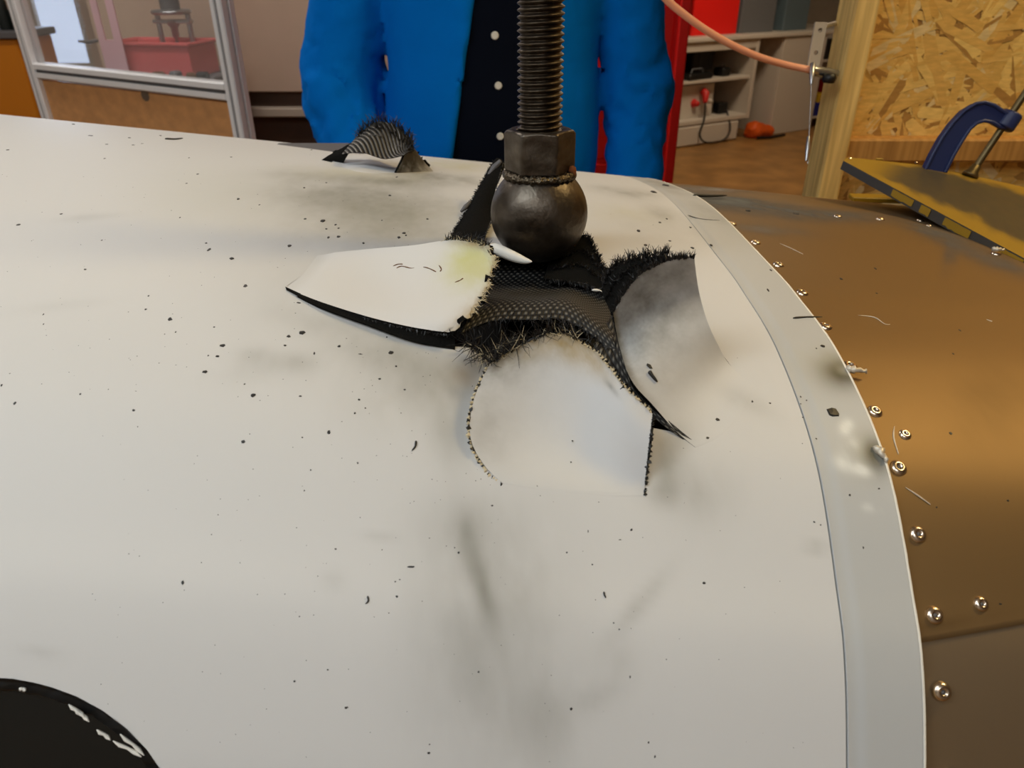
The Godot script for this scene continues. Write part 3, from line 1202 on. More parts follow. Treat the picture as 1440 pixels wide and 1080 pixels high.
func fringe(path: PackedVector3Array, out_dir: Vector3, n: int, length: float, thick: float, r: RandomNumberGenerator, spread := 0.5, droop := 0.0) -> ArrayMesh:
	var list := PackedVector3Array()
	for i in n:
		var k := r.randf() * (path.size() - 1)
		var a := path[int(k)].lerp(path[mini(int(k) + 1, path.size() - 1)], k - int(k))
		var d := (out_dir + Vector3(r.randfn(0, spread), r.randfn(0, spread), r.randfn(0, spread))).normalized()
		var l := length * r.randf_range(0.35, 1.25)
		var b := a + d * l * 0.5
		var c := a + (d + Vector3(r.randfn(0, 0.25), r.randfn(0, 0.25) - droop, r.randfn(0, 0.25))).normalized() * l
		a -= d * l * 0.15
		var side := d.cross(Vector3(0.3, 1, 0.2)).normalized()
		var up := side.cross(d)
		var w := thick * r.randf_range(0.6, 1.3)
		var ring := []
		for q in [[a, 1.0], [b, 0.8], [c, 0.25]]:
			ring.append([q[0] + side * w * q[1], q[0] + (up * 0.87 - side * 0.5) * w * q[1], q[0] + (-up * 0.87 - side * 0.5) * w * q[1]])
		for s in 2:
			for e in 3:
				var p0: Vector3 = ring[s][e]
				var p1: Vector3 = ring[s][(e + 1) % 3]
				var p2: Vector3 = ring[s + 1][e]
				var p3: Vector3 = ring[s + 1][(e + 1) % 3]
				var inner: Vector3 = (ring[s][0] + ring[s][1] + ring[s][2]) / 3.0
				put3(list, p0, p1, p2, inner)
				put3(list, p1, p3, p2, inner)
	return flat(list)


func beads(path: PackedVector3Array, step: float, size: float, r: RandomNumberGenerator, phase := 0) -> ArrayMesh:
	# the cut ends of woven tows along a torn edge: every other one (pale or black)
	var list := PackedVector3Array()
	var along := 0.0
	var count := 0
	for i in path.size() - 1:
		var d := path[i].distance_to(path[i + 1])
		along += d
		if along < step:
			continue
		along = 0.0
		count += 1
		if count % 2 != phase:
			continue
		var s := size * r.randf_range(0.7, 1.35)
		var b := Basis.from_euler(Vector3(r.randf() * TAU, r.randf() * TAU, 0)).scaled_local(Vector3(s, s * 0.75, s * 1.2))
		var o := path[i] + Vector3(r.randfn(0, 0.2), r.randfn(0, 0.2), r.randfn(0, 0.2)) * size
		var oct := [Vector3.UP, Vector3.DOWN, Vector3.LEFT, Vector3.RIGHT, Vector3.FORWARD, Vector3.BACK]
		for y in [0, 1]:
			for q in [[2, 4], [4, 3], [3, 5], [5, 2]]:
				put3(list, o + b * oct[y], o + b * oct[q[0]], o + b * oct[q[1]], o)
	return flat(list)


func flaps() -> void:
	var t := get_node("composite_shell") as Node3D
	var r := RandomNumberGenerator.new()
	r.seed = 11
	var soot := Color(0.20, 0.19, 0.155)  # soot, and painted shade on the upright flap
	var burn := Color(0.10, 0.07, 0.04)
	var tan_ := Color(0.55, 0.40, 0.18)
	# ---- left flap, lifted along its lower edge
	var a := patch([[400, 404, -0.0006], [418, 386, -0.0003], [440, 358, 0.001]], [[632, 468, 0.014], [657, 449, 0.022], [682, 412, 0.032], [695, 372, 0.05], [688, 346, 0.066]], [[400, 404, -0.0006], [450, 424, 0.004], [520, 446, 0.008], [580, 460, 0.011], [632, 468, 0.014]], [[440, 358, 0.001], [520, 350, 0.014], [580, 345, 0.03], [640, 337, 0.052], [688, 346, 0.066]], 40, 90, 0.004, -0.004, 0.12)
	var o := flap(t, "torn_flap", a, "white_paint", [[0.78, 0.86, 0.2, 0.12, Color(0.80, 0.80, 0.22), 1.0], [0.72, 0.90, 0.28, 0.16, Color(0.84, 0.82, 0.45), 0.8], [0.98, 0.88, 0.06, 0.14, tan_, 0.8], [0.5, 1.0, 0.6, 0.02, tan_, 0.9], [0.15, 0.98, 0.2, 0.05, tan_, 0.5], [0.85, 0.03, 0.16, 0.05, Color(0.8, 0.78, 0.7), 0.5]], 0.0022, "white flap lifted like a tongue with a yellowed torn end", "carbon_black", Vector2.ZERO, 0.12)
	var b := border(a)
	var top := PackedVector3Array()
	for i in 30:
		top.append(a[89][i + 8])
	var up := PackedVector3Array()
	for j in range(60, 90):
		up.append(a[j][39])
	var low := PackedVector3Array()
	for j in 90:
		low.append(a[j][0] + Vector3(0, -0.0012, 0))
	obj("pale_fray", join([fringe(top, Vector3(0.8, -0.1, 0.1), 90, 0.0025, 0.00022, r, 0.5), fringe(up, Vector3(0.0, 0.6, -0.4), 70, 0.003, 0.00025, r, 0.6)]), "fibre_pale", o, "stuff")
	obj("black_fray", join([fringe(up, Vector3(0.1, 0.7, -0.3), 90, 0.0045, 0.00035, r, 0.4), fringe(top, Vector3(0.8, -0.3, -0.2), 40, 0.003, 0.0002, r, 0.4), fringe(low, Vector3(0.1, -0.7, 0.4), 200, 0.0018, 0.00035, r, 0.6)]), "fibre_black", o, "stuff")
	for p in [[[553, 374], [560, 372], [567, 373]], [[557, 378], [566, 375], [575, 378], [583, 377]], [[594, 376], [603, 379], [612, 382]], [[618, 374], [621, 378], [620, 382]], [[640, 398], [646, 395], [651, 391]]]:
		var path := []
		for q in p:
			path.append(on_flap(a, q[0], q[1], 0.0001).origin)
		obj("crack", tube(smooth_path(path, 3), [0.0001, 0.0003, 0.0004, 0.0003, 0.0003, 0.0004, 0.0003, 0.0002, 0.0001], 5), "burnt_brown", o)
	# black carbon layer hanging below that edge down to the slit
	var s := patch([[403, 408, 0.001], [450, 432, 0.003], [520, 458, 0.004], [580, 480, 0.003], [640, 492, 0.0]], [[401, 403, 0.0], [450, 424, 0.0035], [520, 446, 0.0072], [580, 460, 0.0102], [640, 466, 0.0132]], [[403, 408, 0.001], [402, 405, 0.0005], [401, 403, 0.0]], [[640, 492, 0.0], [640, 478, 0.006], [640, 466, 0.0132]], 70, 6, 0.0)
	flap(t, "slit_edge", s, "carbon_black", [], 0.0008, "black carbon edge below the left white flap")
	# ---- front flap
	a = patch([[712, 684, 0], [760, 694, 0], [810, 700, 0], [860, 702, 0], [905, 700, 0]], [[688, 512, 0.017], [735, 484, 0.026], [785, 468, 0.034], [838, 494, 0.031], [880, 545, 0.026], [918, 580, 0.020]], [[712, 684, 0], [681, 650, 0.002], [661, 610, 0.005], [667, 560, 0.010], [688, 512, 0.017]], [[905, 700, 0], [909, 660, 0.005], [912, 630, 0.011], [915, 605, 0.016], [918, 580, 0.020]], 80, 80, 0.002, -0.006, 0.6)
	o = flap(t, "torn_flap", a, "white_paint", [[0.08, 0.98, 0.16, 0.14, Color(0.12, 0.10, 0.07), 0.8], [0.3, 1.0, 0.3, 0.06, burn, 0.8], [0.2, 0.86, 0.25, 0.16, soot, 0.35], [0.08, 0.45, 0.12, 0.35, soot, 0.2], [0.45, 0.93, 0.28, 0.09, tan_, 0.75], [0.5, 1.0, 0.6, 0.018, tan_, 0.9], [0.3, 0.5, 0.3, 0.3, soot, 0.08], [0.74, 0.88, 0.05, 0.025, soot, 0.5]], 0.0022, "white sooty flap rising in front of the hole", "carbon_black", Vector2.ZERO, 0.45)
	var le := PackedVector3Array()
	for j in range(2, 78):
		le.append(a[j][0])
	var tp := PackedVector3Array()
	var tl := PackedVector3Array()
	for i in 80:
		(tp if i > 38 else tl).append(a[79][i])
	var re := PackedVector3Array()
	for j in range(4, 78):
		re.append(a[j][79])
	var off := Vector3(-0.0006, -0.0008, 0.0)
	var le2 := PackedVector3Array()
	for p in smooth_path(Array(le), 4):
		le2.append(p + off)
	var tp2 := PackedVector3Array(smooth_path(Array(tp), 4))
	var re2 := PackedVector3Array()
	for p in smooth_path(Array(re), 4):
		re2.append(p + Vector3(0.0006, -0.0008, 0))
	obj("pale_tow_end", join([beads(le2, 0.0011, 0.0010, r, 0), beads(tp2, 0.0008, 0.0007, r, 0), beads(le2, 0.0009, 0.0008, r, 0)]), "fibre_pale", o, "stuff")
	obj("black_tow_end", join([beads(le2, 0.0010, 0.0010, r, 1), beads(tp2, 0.0008, 0.0006, r, 1), beads(re2, 0.0011, 0.0010, r, 1)]), "fibre_black", o, "stuff")
	obj("black_fray", join([fringe(tl, Vector3(-0.1, 0.5, -0.3), 260, 0.009, 0.00018, r, 0.6, 0.3), fringe(re, Vector3(0.6, -0.4, 0.2), 60, 0.0015, 0.0003, r, 0.4)]), "fibre_black", o, "stuff")
	obj("pale_fray", join([fringe(tl, Vector3(-0.1, 0.6, 0.0), 40, 0.008, 0.00016, r, 0.7), fringe(tp, Vector3(0.5, 0.6, -0.6), 70, 0.0012, 0.00022, r, 0.3)]), "fibre_pale", o, "stuff")
	# ---- right flap standing up, its shade partly painted in with the soot
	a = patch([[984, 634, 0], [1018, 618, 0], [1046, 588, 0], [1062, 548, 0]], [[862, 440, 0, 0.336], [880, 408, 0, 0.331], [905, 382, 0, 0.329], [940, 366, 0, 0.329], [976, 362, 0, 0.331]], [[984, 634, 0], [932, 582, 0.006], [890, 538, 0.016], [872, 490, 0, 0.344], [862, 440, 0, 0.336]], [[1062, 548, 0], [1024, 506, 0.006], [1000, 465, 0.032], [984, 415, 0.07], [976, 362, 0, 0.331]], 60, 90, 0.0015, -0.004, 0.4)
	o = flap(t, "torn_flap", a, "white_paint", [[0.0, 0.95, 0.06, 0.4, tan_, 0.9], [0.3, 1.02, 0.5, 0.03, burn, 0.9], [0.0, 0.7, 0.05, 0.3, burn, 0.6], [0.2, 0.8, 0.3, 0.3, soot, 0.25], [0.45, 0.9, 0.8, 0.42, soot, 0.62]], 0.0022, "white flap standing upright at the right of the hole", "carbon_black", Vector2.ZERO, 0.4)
	upright = a
	var tr := PackedVector3Array(a[89])
	obj("black_fray", join([fringe(tr, Vector3(-0.15, 0.9, -0.2), 420, 0.0032, 0.00024, r, 0.35)]), "fibre_black", o, "stuff")
	# dark frayed carbon beyond its upper left edge
	var b2 := patch([[862, 446, 0, 0.339], [884, 412, 0, 0.335], [908, 386, 0, 0.333], [945, 366, 0, 0.333]], [[846, 408, 0, 0.345], [862, 380, 0, 0.34], [890, 366, 0, 0.337], [940, 360, 0, 0.335]], [[862, 446, 0, 0.339], [852, 425, 0, 0.342], [846, 408, 0, 0.345]], [[945, 366, 0, 0.333], [943, 363, 0, 0.334], [940, 360, 0, 0.335]], 40, 14, 0.003)
	o = flap(t, "frayed_ply", b2, "carbon_black", [], 0.001, "black frayed carbon along the upright flap")
	obj("black_fray", join([fringe(PackedVector3Array(b2[13]), Vector3(0.05, 1.0, -0.1), 420, 0.0048, 0.00028, r, 0.3), fringe(PackedVector3Array(b2[8]), Vector3(-0.1, 0.8, 0.5), 200, 0.004, 0.00024, r, 0.5)]), "fibre_black", o, "stuff")
	# woven band showing between the front and the right flap
	b2 = patch([[835, 488, 0.003], [860, 522, 0.003], [890, 556, 0.003], [925, 592, 0.002], [960, 618, 0.0]], [[862, 440, 0.008], [876, 500, 0.009], [895, 545, 0.008], [932, 584, 0.004], [976, 621, 0.0]], [[835, 488, 0.003], [848, 464, 0.005], [862, 440, 0.008]], [[960, 618, 0.0], [968, 619, 0.0], [976, 621, 0.0]], 60, 10, 0.0)
	flap(t, "woven_ply", b2, "carbon_weave", [], 0.0008, "woven carbon band beside the right flap", "carbon_black", Vector2(0.24, 0.25))
	# ---- back flap: woven inner face towards the camera
	a = patch([[648, 470, 0.004], [690, 452, 0.006], [745, 450, 0.006], [800, 452, 0.006], [868, 500, 0.004]], [[688, 366, 0, 0.455], [730, 368, 0, 0.468], [775, 366, 0, 0.472], [815, 366, 0, 0.466], [856, 400, 0, 0.43]], [[648, 470, 0.004], [662, 436, 0.006], [678, 400, 0, 0.43], [688, 366, 0, 0.455]], [[868, 500, 0.004], [862, 470, 0.008], [858, 435, 0, 0.405], [856, 400, 0, 0.43]], 60, 40, 0.0, -0.003)
	o = flap(t, "woven_ply", a, "carbon_weave", [], 0.001, "black woven carbon inner face below the steel ball", "carbon_black", Vector2(0.43, 0.44))
	var wl := PackedVector3Array()
	for j in 40:
		wl.append(a[j][0])
	obj("black_fray", join([fringe(PackedVector3Array(a[0]), Vector3(0.0, -0.3, 0.6), 160, 0.007, 0.0002, r, 0.8, 0.4), fringe(wl, Vector3(-0.3, 0.4, 0.6), 60, 0.005, 0.0002, r, 0.8)]), "fibre_black", o, "stuff")
	# black flap behind the ball, at its right
	a = patch([[765, 392, 0, 0.432], [800, 396, 0, 0.428], [830, 402, 0, 0.424], [860, 420, 0, 0.415]], [[775, 356, 0, 0.456], [800, 346, 0, 0.457], [826, 334, 0, 0.458], [854, 392, 0, 0.435]], [[765, 392, 0, 0.432], [770, 374, 0, 0.446], [775, 356, 0, 0.456]], [[860, 420, 0, 0.415], [857, 406, 0, 0.425], [854, 392, 0, 0.435]], 40, 20, 0.002)
	o = flap(t, "torn_flap", a, "carbon_black", [], 0.0015, "black charred flap behind the steel ball")
	obj("black_fray", join([fringe(PackedVector3Array(a[19]), Vector3(0.25, 0.9, 0.1), 300, 0.0035, 0.0003, r, 0.4), fringe(PackedVector3Array(a[13]), Vector3(0.2, 0.6, 0.5), 130, 0.004, 0.0003, r, 0.4), fringe(PackedVector3Array(a[7]), Vector3(0.1, 0.6, 0.5), 130, 0.004, 0.0003, r, 0.4), fringe(PackedVector3Array(a[0]), Vector3(0.0, -0.3, 0.6), 130, 0.004, 0.0003, r, 0.5)]), "fibre_black", o, "stuff")
	# narrow dark flap standing edge-on behind the ball, at its left
	a = patch([[634, 334, 0.006], [652, 340, 0.01], [678, 338, 0.012]], [[694, 226, 0, 0.535], [700, 222, 0, 0.53], [708, 226, 0, 0.525]], [[634, 334, 0.006], [653, 302, 0, 0.50], [668, 274, 0, 0.515], [694, 226, 0, 0.535]], [[678, 338, 0.012], [691, 308, 0, 0.49], [693, 282, 0, 0.505], [708, 226, 0, 0.525]], 16, 60, 0.001, 0.003)
	o = flap(t, "torn_flap", a, "carbon_black", [], 0.004, "narrow black flap standing behind the steel ball")
	var sp := PackedVector3Array()
	var sq := PackedVector3Array()
	for j in 60:
		sp.append(a[j][0])
		sq.append(a[j][15])
	obj("black_fray", join([fringe(sp, Vector3(-0.8, 0.2, 0.1), 260, 0.002, 0.0003, r, 0.5), fringe(sq, Vector3(0.8, 0.0, 0.1), 160, 0.0015, 0.0003, r, 0.5), fringe(PackedVector3Array(a[0]), Vector3(0.1, 0.5, 0.5), 60, 0.006, 0.0003, r, 0.5)]), "fibre_black", o, "stuff")
	obj("pale_edge", tube([at(688, 246, 0.522), at(695, 236, 0.524), at(704, 226, 0.521)], [0.0016, 0.0026, 0.0014], 7), "slot_dark", o)
	obj("pale_edge", tube([at(648, 298, 0.505), at(655, 291, 0.505), at(662, 282, 0.508)], [0.0008, 0.0018, 0.0006], 6), "slot_dark", o)
	# pale splinter lying across the hole
	o = obj("paint_splinter", tube(smooth_path([at(686, 346, 0.428), at(700, 351, 0.424), at(720, 360, 0.419), at(736, 366, 0.415), at(748, 368, 0.412)], 4), [0.0016, 0.0022, 0.0028, 0.0032, 0.0034, 0.0034, 0.0034, 0.0033, 0.0032, 0.003, 0.0028, 0.0025, 0.0022, 0.0018, 0.0014, 0.0008, 0.0003], 8), "raw_edge", t)
	obj("paint_splinter", tube(smooth_path([at(832, 408, 0.40), at(845, 409, 0.40), at(852, 416, 0.398), at(854, 428, 0.396)], 5), [0.0002, 0.0006, 0.0008, 0.0008, 0.0006, 0.0003], 6), "raw_edge", t)
	# loose dark fibres in the gap at the left of the front flap
	var pth := PackedVector3Array([lifted([655, 482, 0.006]), lifted([672, 492, 0.008]), lifted([688, 505, 0.01]), lifted([700, 490, 0.012]), lifted([720, 480, 0.016])])
	obj("loose_fibre", fringe(pth, Vector3(-0.1, 0.2, 0.5), 150, 0.011, 0.00022, r, 0.8), "fibre_black", t, "stuff")
	obj("pale_loose_fibre", fringe(pth, Vector3(-0.2, 0.3, 0.5), 26, 0.010, 0.00018, r, 0.9), "fibre_pale", t, "stuff")
	# ---- the second puncture near the far edge
	a = patch([[462, 233, -0.003], [500, 243, -0.003], [535, 246, -0.003], [556, 245, -0.003]], [[484, 214, 0.02], [508, 213, 0.024], [540, 222, 0.024], [567, 217, 0.03]], [[462, 233, -0.003], [470, 225, 0.008], [484, 214, 0.02]], [[556, 245, -0.003], [561, 231, 0.014], [567, 217, 0.03]], 40, 24, 0.001, 0.002)
	o = flap(t, "torn_flap", a, "white_paint", [[0.1, 0.9, 0.12, 0.2, tan_, 0.5]], 0.0025, "white flap pushed up at the far edge of the shell")
	var d0 := surf(520, 236).z
	b2 = patch([[480, 217, 0, d0 - 0.016], [508, 214, 0, d0 - 0.02], [540, 223, 0, d0 - 0.02], [568, 218, 0, d0 - 0.02]], [[503, 190, 0, d0 + 0.01], [524, 174, 0, d0 + 0.015], [548, 172, 0, d0 + 0.015], [572, 190, 0, d0 + 0.01], [582, 212, 0, d0 - 0.005]], [[480, 217, 0, d0 - 0.016], [492, 203, 0, d0 - 0.005], [503, 190, 0, d0 + 0.01]], [[568, 218, 0, d0 - 0.02], [574, 214, 0, d0 - 0.012], [582, 212, 0, d0 - 0.005]], 40, 26, 0.003)
	o = flap(t, "woven_ply", b2, "carbon_twill", [[0.5, 1.0, 1.2, 0.42, Color(0.1, 0.1, 0.1), 0.95], [0.9, 0.3, 0.15, 0.4, Color(0.2, 0.2, 0.2), 0.8]], 0.0005, "frayed woven carbon tuft at the far edge", "carbon_black", Vector2(0.17, 0.17))
	obj("black_fray", join([fringe(PackedVector3Array(b2[25]), Vector3(0.0, 0.9, 0.0), 200, 0.009, 0.00035, r, 0.35), fringe(PackedVector3Array(b2[19]), Vector3(0.0, 0.8, 0.3), 80, 0.009, 0.00035, r, 0.4)]), "fibre_black", o, "stuff")
	obj("pale_fray", fringe(PackedVector3Array(b2[13]), Vector3(0.6, 0.1, 0.5), 30, 0.008, 0.0003, r, 0.6), "slot_dark", o, "stuff")
	b2 = patch([[556, 245, 0, d0 - 0.012], [575, 243, -0.002], [610, 242, -0.004]], [[570, 216, 0, d0 - 0.014], [580, 207, 0, d0 - 0.002], [600, 232, 0, d0 + 0.02]], [[556, 245, 0, d0 - 0.012], [564, 230, 0, d0 - 0.016], [570, 216, 0, d0 - 0.014]], [[610, 242, -0.004], [606, 237, 0, d0 + 0.02], [600, 232, 0, d0 + 0.02]], 24, 16, 0.002)
	flap(t, "torn_flap", b2, "white_paint", [[0.2, 0.5, 0.7, 1.2, Color(0.06, 0.05, 0.035), 1.0], [0.6, 0.7, 0.5, 0.8, Color(0.06, 0.05, 0.035), 0.8]], 0.002, "dark grey-brown side of the far puncture")  # white paint tinted dark brown over most of the patch
	b2 = patch([[452, 225, 0.001], [470, 228, 0.002], [482, 230, 0.002]], [[470, 214, 0, d0 + 0.02], [484, 206, 0, d0 + 0.01], [498, 198, 0, d0 + 0.005]], [[452, 225, 0.001], [461, 219, 0, d0 + 0.015], [470, 214, 0, d0 + 0.02]], [[482, 230, 0.002], [490, 214, 0, d0 - 0.002], [498, 198, 0, d0 + 0.005]], 16, 12, 0.001)
	flap(t, "torn_flap", b2, "carbon_black", [], 0.001, "black torn sliver left of the far puncture")


# ================================================================ the ball-ended threaded rod
func ram() -> void:
	var d := 0.44
	var c := at(758, 300, d)
	var rb := 68.0 * d / FPX
	var t := thing("ball_ended_rod", "dark steel threaded rod with hex nut and ball end pressing into the torn hole", "threaded rod", c)
	t.rotation_degrees = Vector3(-2.0, 0, 0.4)
	var prof := []
	for k in 33:
		var a := -PI / 2 + (PI * 0.5 + 0.98) * k / 32.0
		prof.append([maxf(cos(a), 0.002) * rb, sin(a) * rb])
	prof.append([0.008, rb * 0.84])
	obj("ball", lathe(prof, 64), "dark_steel", t)
	# weld bead around the ball's top
	var y0 := rb * 0.80
	var rows := []
	for i in 97:
		var a := TAU * i / 96
		var row := PackedVector3Array()
		for k in 12:
			var b := TAU * k / 12
			var wob := nz.get_noise_2d(cos(a) * 5.0 + 9, sin(a) * 5.0) * 0.0010 + 0.0004 * sin(i * 2.1)
			var rr := 0.0185 + cos(b) * (0.0030 + wob)
			row.append(Vector3(cos(a) * rr, y0 + sin(b) * (0.0024 + wob), sin(a) * rr))
		rows.append(row)
	obj("weld_bead", grid_mesh(rows, true, false), "weld_steel", t)
	obj("rust_spot", lathe([[0.0001, 0.003], [0.0018, 0.0022], [0.0024, 0.0], [0.0016, -0.003], [0.0001, -0.0036]], 10, Transform3D(Basis(), Vector3(0.0185, y0 + 0.003, 0.007))), "rust", t)
	# hexagon nut with chamfered corners
	var n0 := y0 + 0.0015
	var nh := 0.0235
	var af := 0.0176     # across flats / 2
	var nrows := []
	for q in [[0.55, 0.0, 1.0], [0.93, 0.0, 1.0], [1.0, 0.0016, 0.0], [1.0, nh - 0.0022, 0.0], [0.945, nh - 0.0006, 1.0], [0.88, nh, 1.0], [0.70, nh, 1.0], [0.66, nh - 0.0012, 1.0], [0.6, nh - 0.006, 1.0]]:
		var row := PackedVector3Array()
		for k in 72:
			var a := TAU * k / 72 + deg_to_rad(3.0)
			var hex := af / cos(fmod(a + TAU + PI / 6 + deg_to_rad(27), PI / 3) - PI / 6)
			var rr: float = lerpf(hex, minf(hex, af * 1.14), q[2]) * (q[0] if q[2] > 0 else 1.0)
			if q[0] < 0.9:
				rr = af * 1.1 * q[0]
			row.append(Vector3(cos(a) * rr, n0 + q[1] + (0.0012 * (1.0 - (hex - af) / (af * 0.155)) if q[1] == nh - 0.0022 else 0.0), sin(a) * rr))
		nrows.append(row)
	obj("nut", grid_mesh(nrows, true, true), "dark_steel", t)
	# threaded rod: a true helix
	var pitch := 0.0033
	var rr0 := 0.0128
	var y := n0 + nh - 0.006
	var trows := []
	var per := 8
	for i in 68 * per:
		var row := PackedVector3Array()
		for k in 40:
			var a := TAU * k / 40
			var ph := fposmod(i / float(per) + k / 40.0, 1.0)
			var cut := clampf((absf(ph - 0.5) * 2.0 - 0.12) / 0.76, 0.0, 1.0)
			var q := rr0 - 0.0019 * cut
			row.append(Vector3(cos(a) * q, y + i * pitch / per, sin(a) * q))
		trows.append(row)
	obj("rod", grid_mesh(trows, true, true), "thread_steel", t)


# ================================================================ bench things at the right
func yellow_plate() -> void:
	var a := at(1186, 226, 0.80)
	var c := at(1462, 375, surf(1440, 362).z - 0.016)
	var b := at(1480, 272, 0.86)
	var n := (b - a).cross(c - a).normalized()
	if n.y < 0:
		n = -n
	var pl := Plane(n, a)
	var e: Vector3 = pl.intersects_ray(EYE, sight(1306, 233))
	var e2: Vector3 = pl.intersects_ray(EYE, sight(1192, 221))
	var t := thing("yellow_plate", "worn yellow painted steel plate tilted on the sheet metal, held by a blue clamp", "steel plate")
	# top face as a grid so that the worn grey middle keeps its own outline
	var rows := []
	var cols := []
	var far := [e2, e, b]
	for i in 61:
		var k := i / 60.0
		var p0 := a.lerp(c, k)
		var p1: Vector3 = e2.lerp(e, k / 0.42) if k < 0.42 else e.lerp(b, (k - 0.42) / 0.58)
		var row := PackedVector3Array()
		for j in 31:
			var w := j / 30.0
			row.append(p0.lerp(p1, w))
			var m := smoothstep(0.10, 0.22, w + 0.10 * nz.get_noise_2d(i * 0.1, j * 0.1)) * (1.0 - smoothstep(0.80, 0.95, w + 0.1 * nz.get_noise_2d(i * 0.12 + 40, j * 0.1))) * smoothstep(0.14, 0.36, k)
			cols.append(Color(0.34, 0.20, 0.012).lerp(Color(0.042, 0.038, 0.026), clampf(m * 0.95 + 0.06 * nz.get_noise_2d(i * 0.3, j * 0.3), 0, 1)))
		rows.append(row)
	obj("top_face", grid_mesh(rows, false, not faces_up(rows), cols), "worn_yellow", t)
	var th := n * -0.009
	var rim := PackedVector3Array()
	for i in 61:
		rim.append(rows[i][0])
	var rim2 := PackedVector3Array()
	var under := []
	for i in 61:
		rim2.append(rim[i] + th + (EYE - a) * 0.0)
		under.append(PackedVector3Array([rows[i][0] + th, rows[i][30] + th]))
	var back := PackedVector3Array()
	var back2 := PackedVector3Array()
	for i in 61:
		back.append(rows[i][30])
		back2.append(rows[i][30] + th)
	obj("cut_edge", join([grid_mesh([rim, rim2], false, false), grid_mesh(under), grid_mesh([back, back2], false, true), grid_mesh([rows[0], PackedVector3Array(Array(rows[0]).map(func(p): return p + th))], false, true), grid_mesh([rows[60], PackedVector3Array(Array(rows[60]).map(func(p): return p + th))])]), "worn_steel", t)
	# patches of yellow paint left on the edge
	for q in [[0.34, 0.46], [0.62, 0.74], [0.86, 0.95], [0.5, 0.55]]:
		var out := (n.cross(c - a)).normalized()
		if out.dot(EYE - a) < 0:
			out = -out
		var r1 := PackedVector3Array()
		var r2 := PackedVector3Array()
		for k in 9:
			var p := a.lerp(c, lerpf(q[0], q[1], k / 8.0)) + out * 0.0006
			r1.append(p - n * (0.0008 + 0.0006 * absf(nz.get_noise_1d(k * 20.0 + q[0] * 100))))
			r2.append(p - n * (0.0075 + 0.0015 * nz.get_noise_1d(k * 20.0 + q[1] * 100)))
		obj("paint_patch", grid_mesh([r1, r2]), "yellow_paint", t)
	# low yellow strip under the raised corner
	obj("yellow_strip", box(Vector3(0.085, 0.006, 0.02), on_skin(1246, 281, 0.0035), 0.001, Basis(Vector3.UP, -0.12)), "yellow_paint", t)
	for p in [[1195, 223], [1236, 224], [1288, 229], [1330, 236]]:
		var q: Vector3 = pl.intersects_ray(EYE, sight(p[0], p[1] + 1))
		obj("paint_chip", box(Vector3(0.008 if p[0] == 1236 else 0.003, 0.002, 0.003), q + n * 0.001, 0.0006), "yellow_paint" if p[0] == 1236 else "rivet_metal", t)


func faces_up(rows: Array) -> bool:
	var a: Vector3 = rows[10][5]
	return (rows[11][5] - a).cross(rows[10][6] - a).y > 0


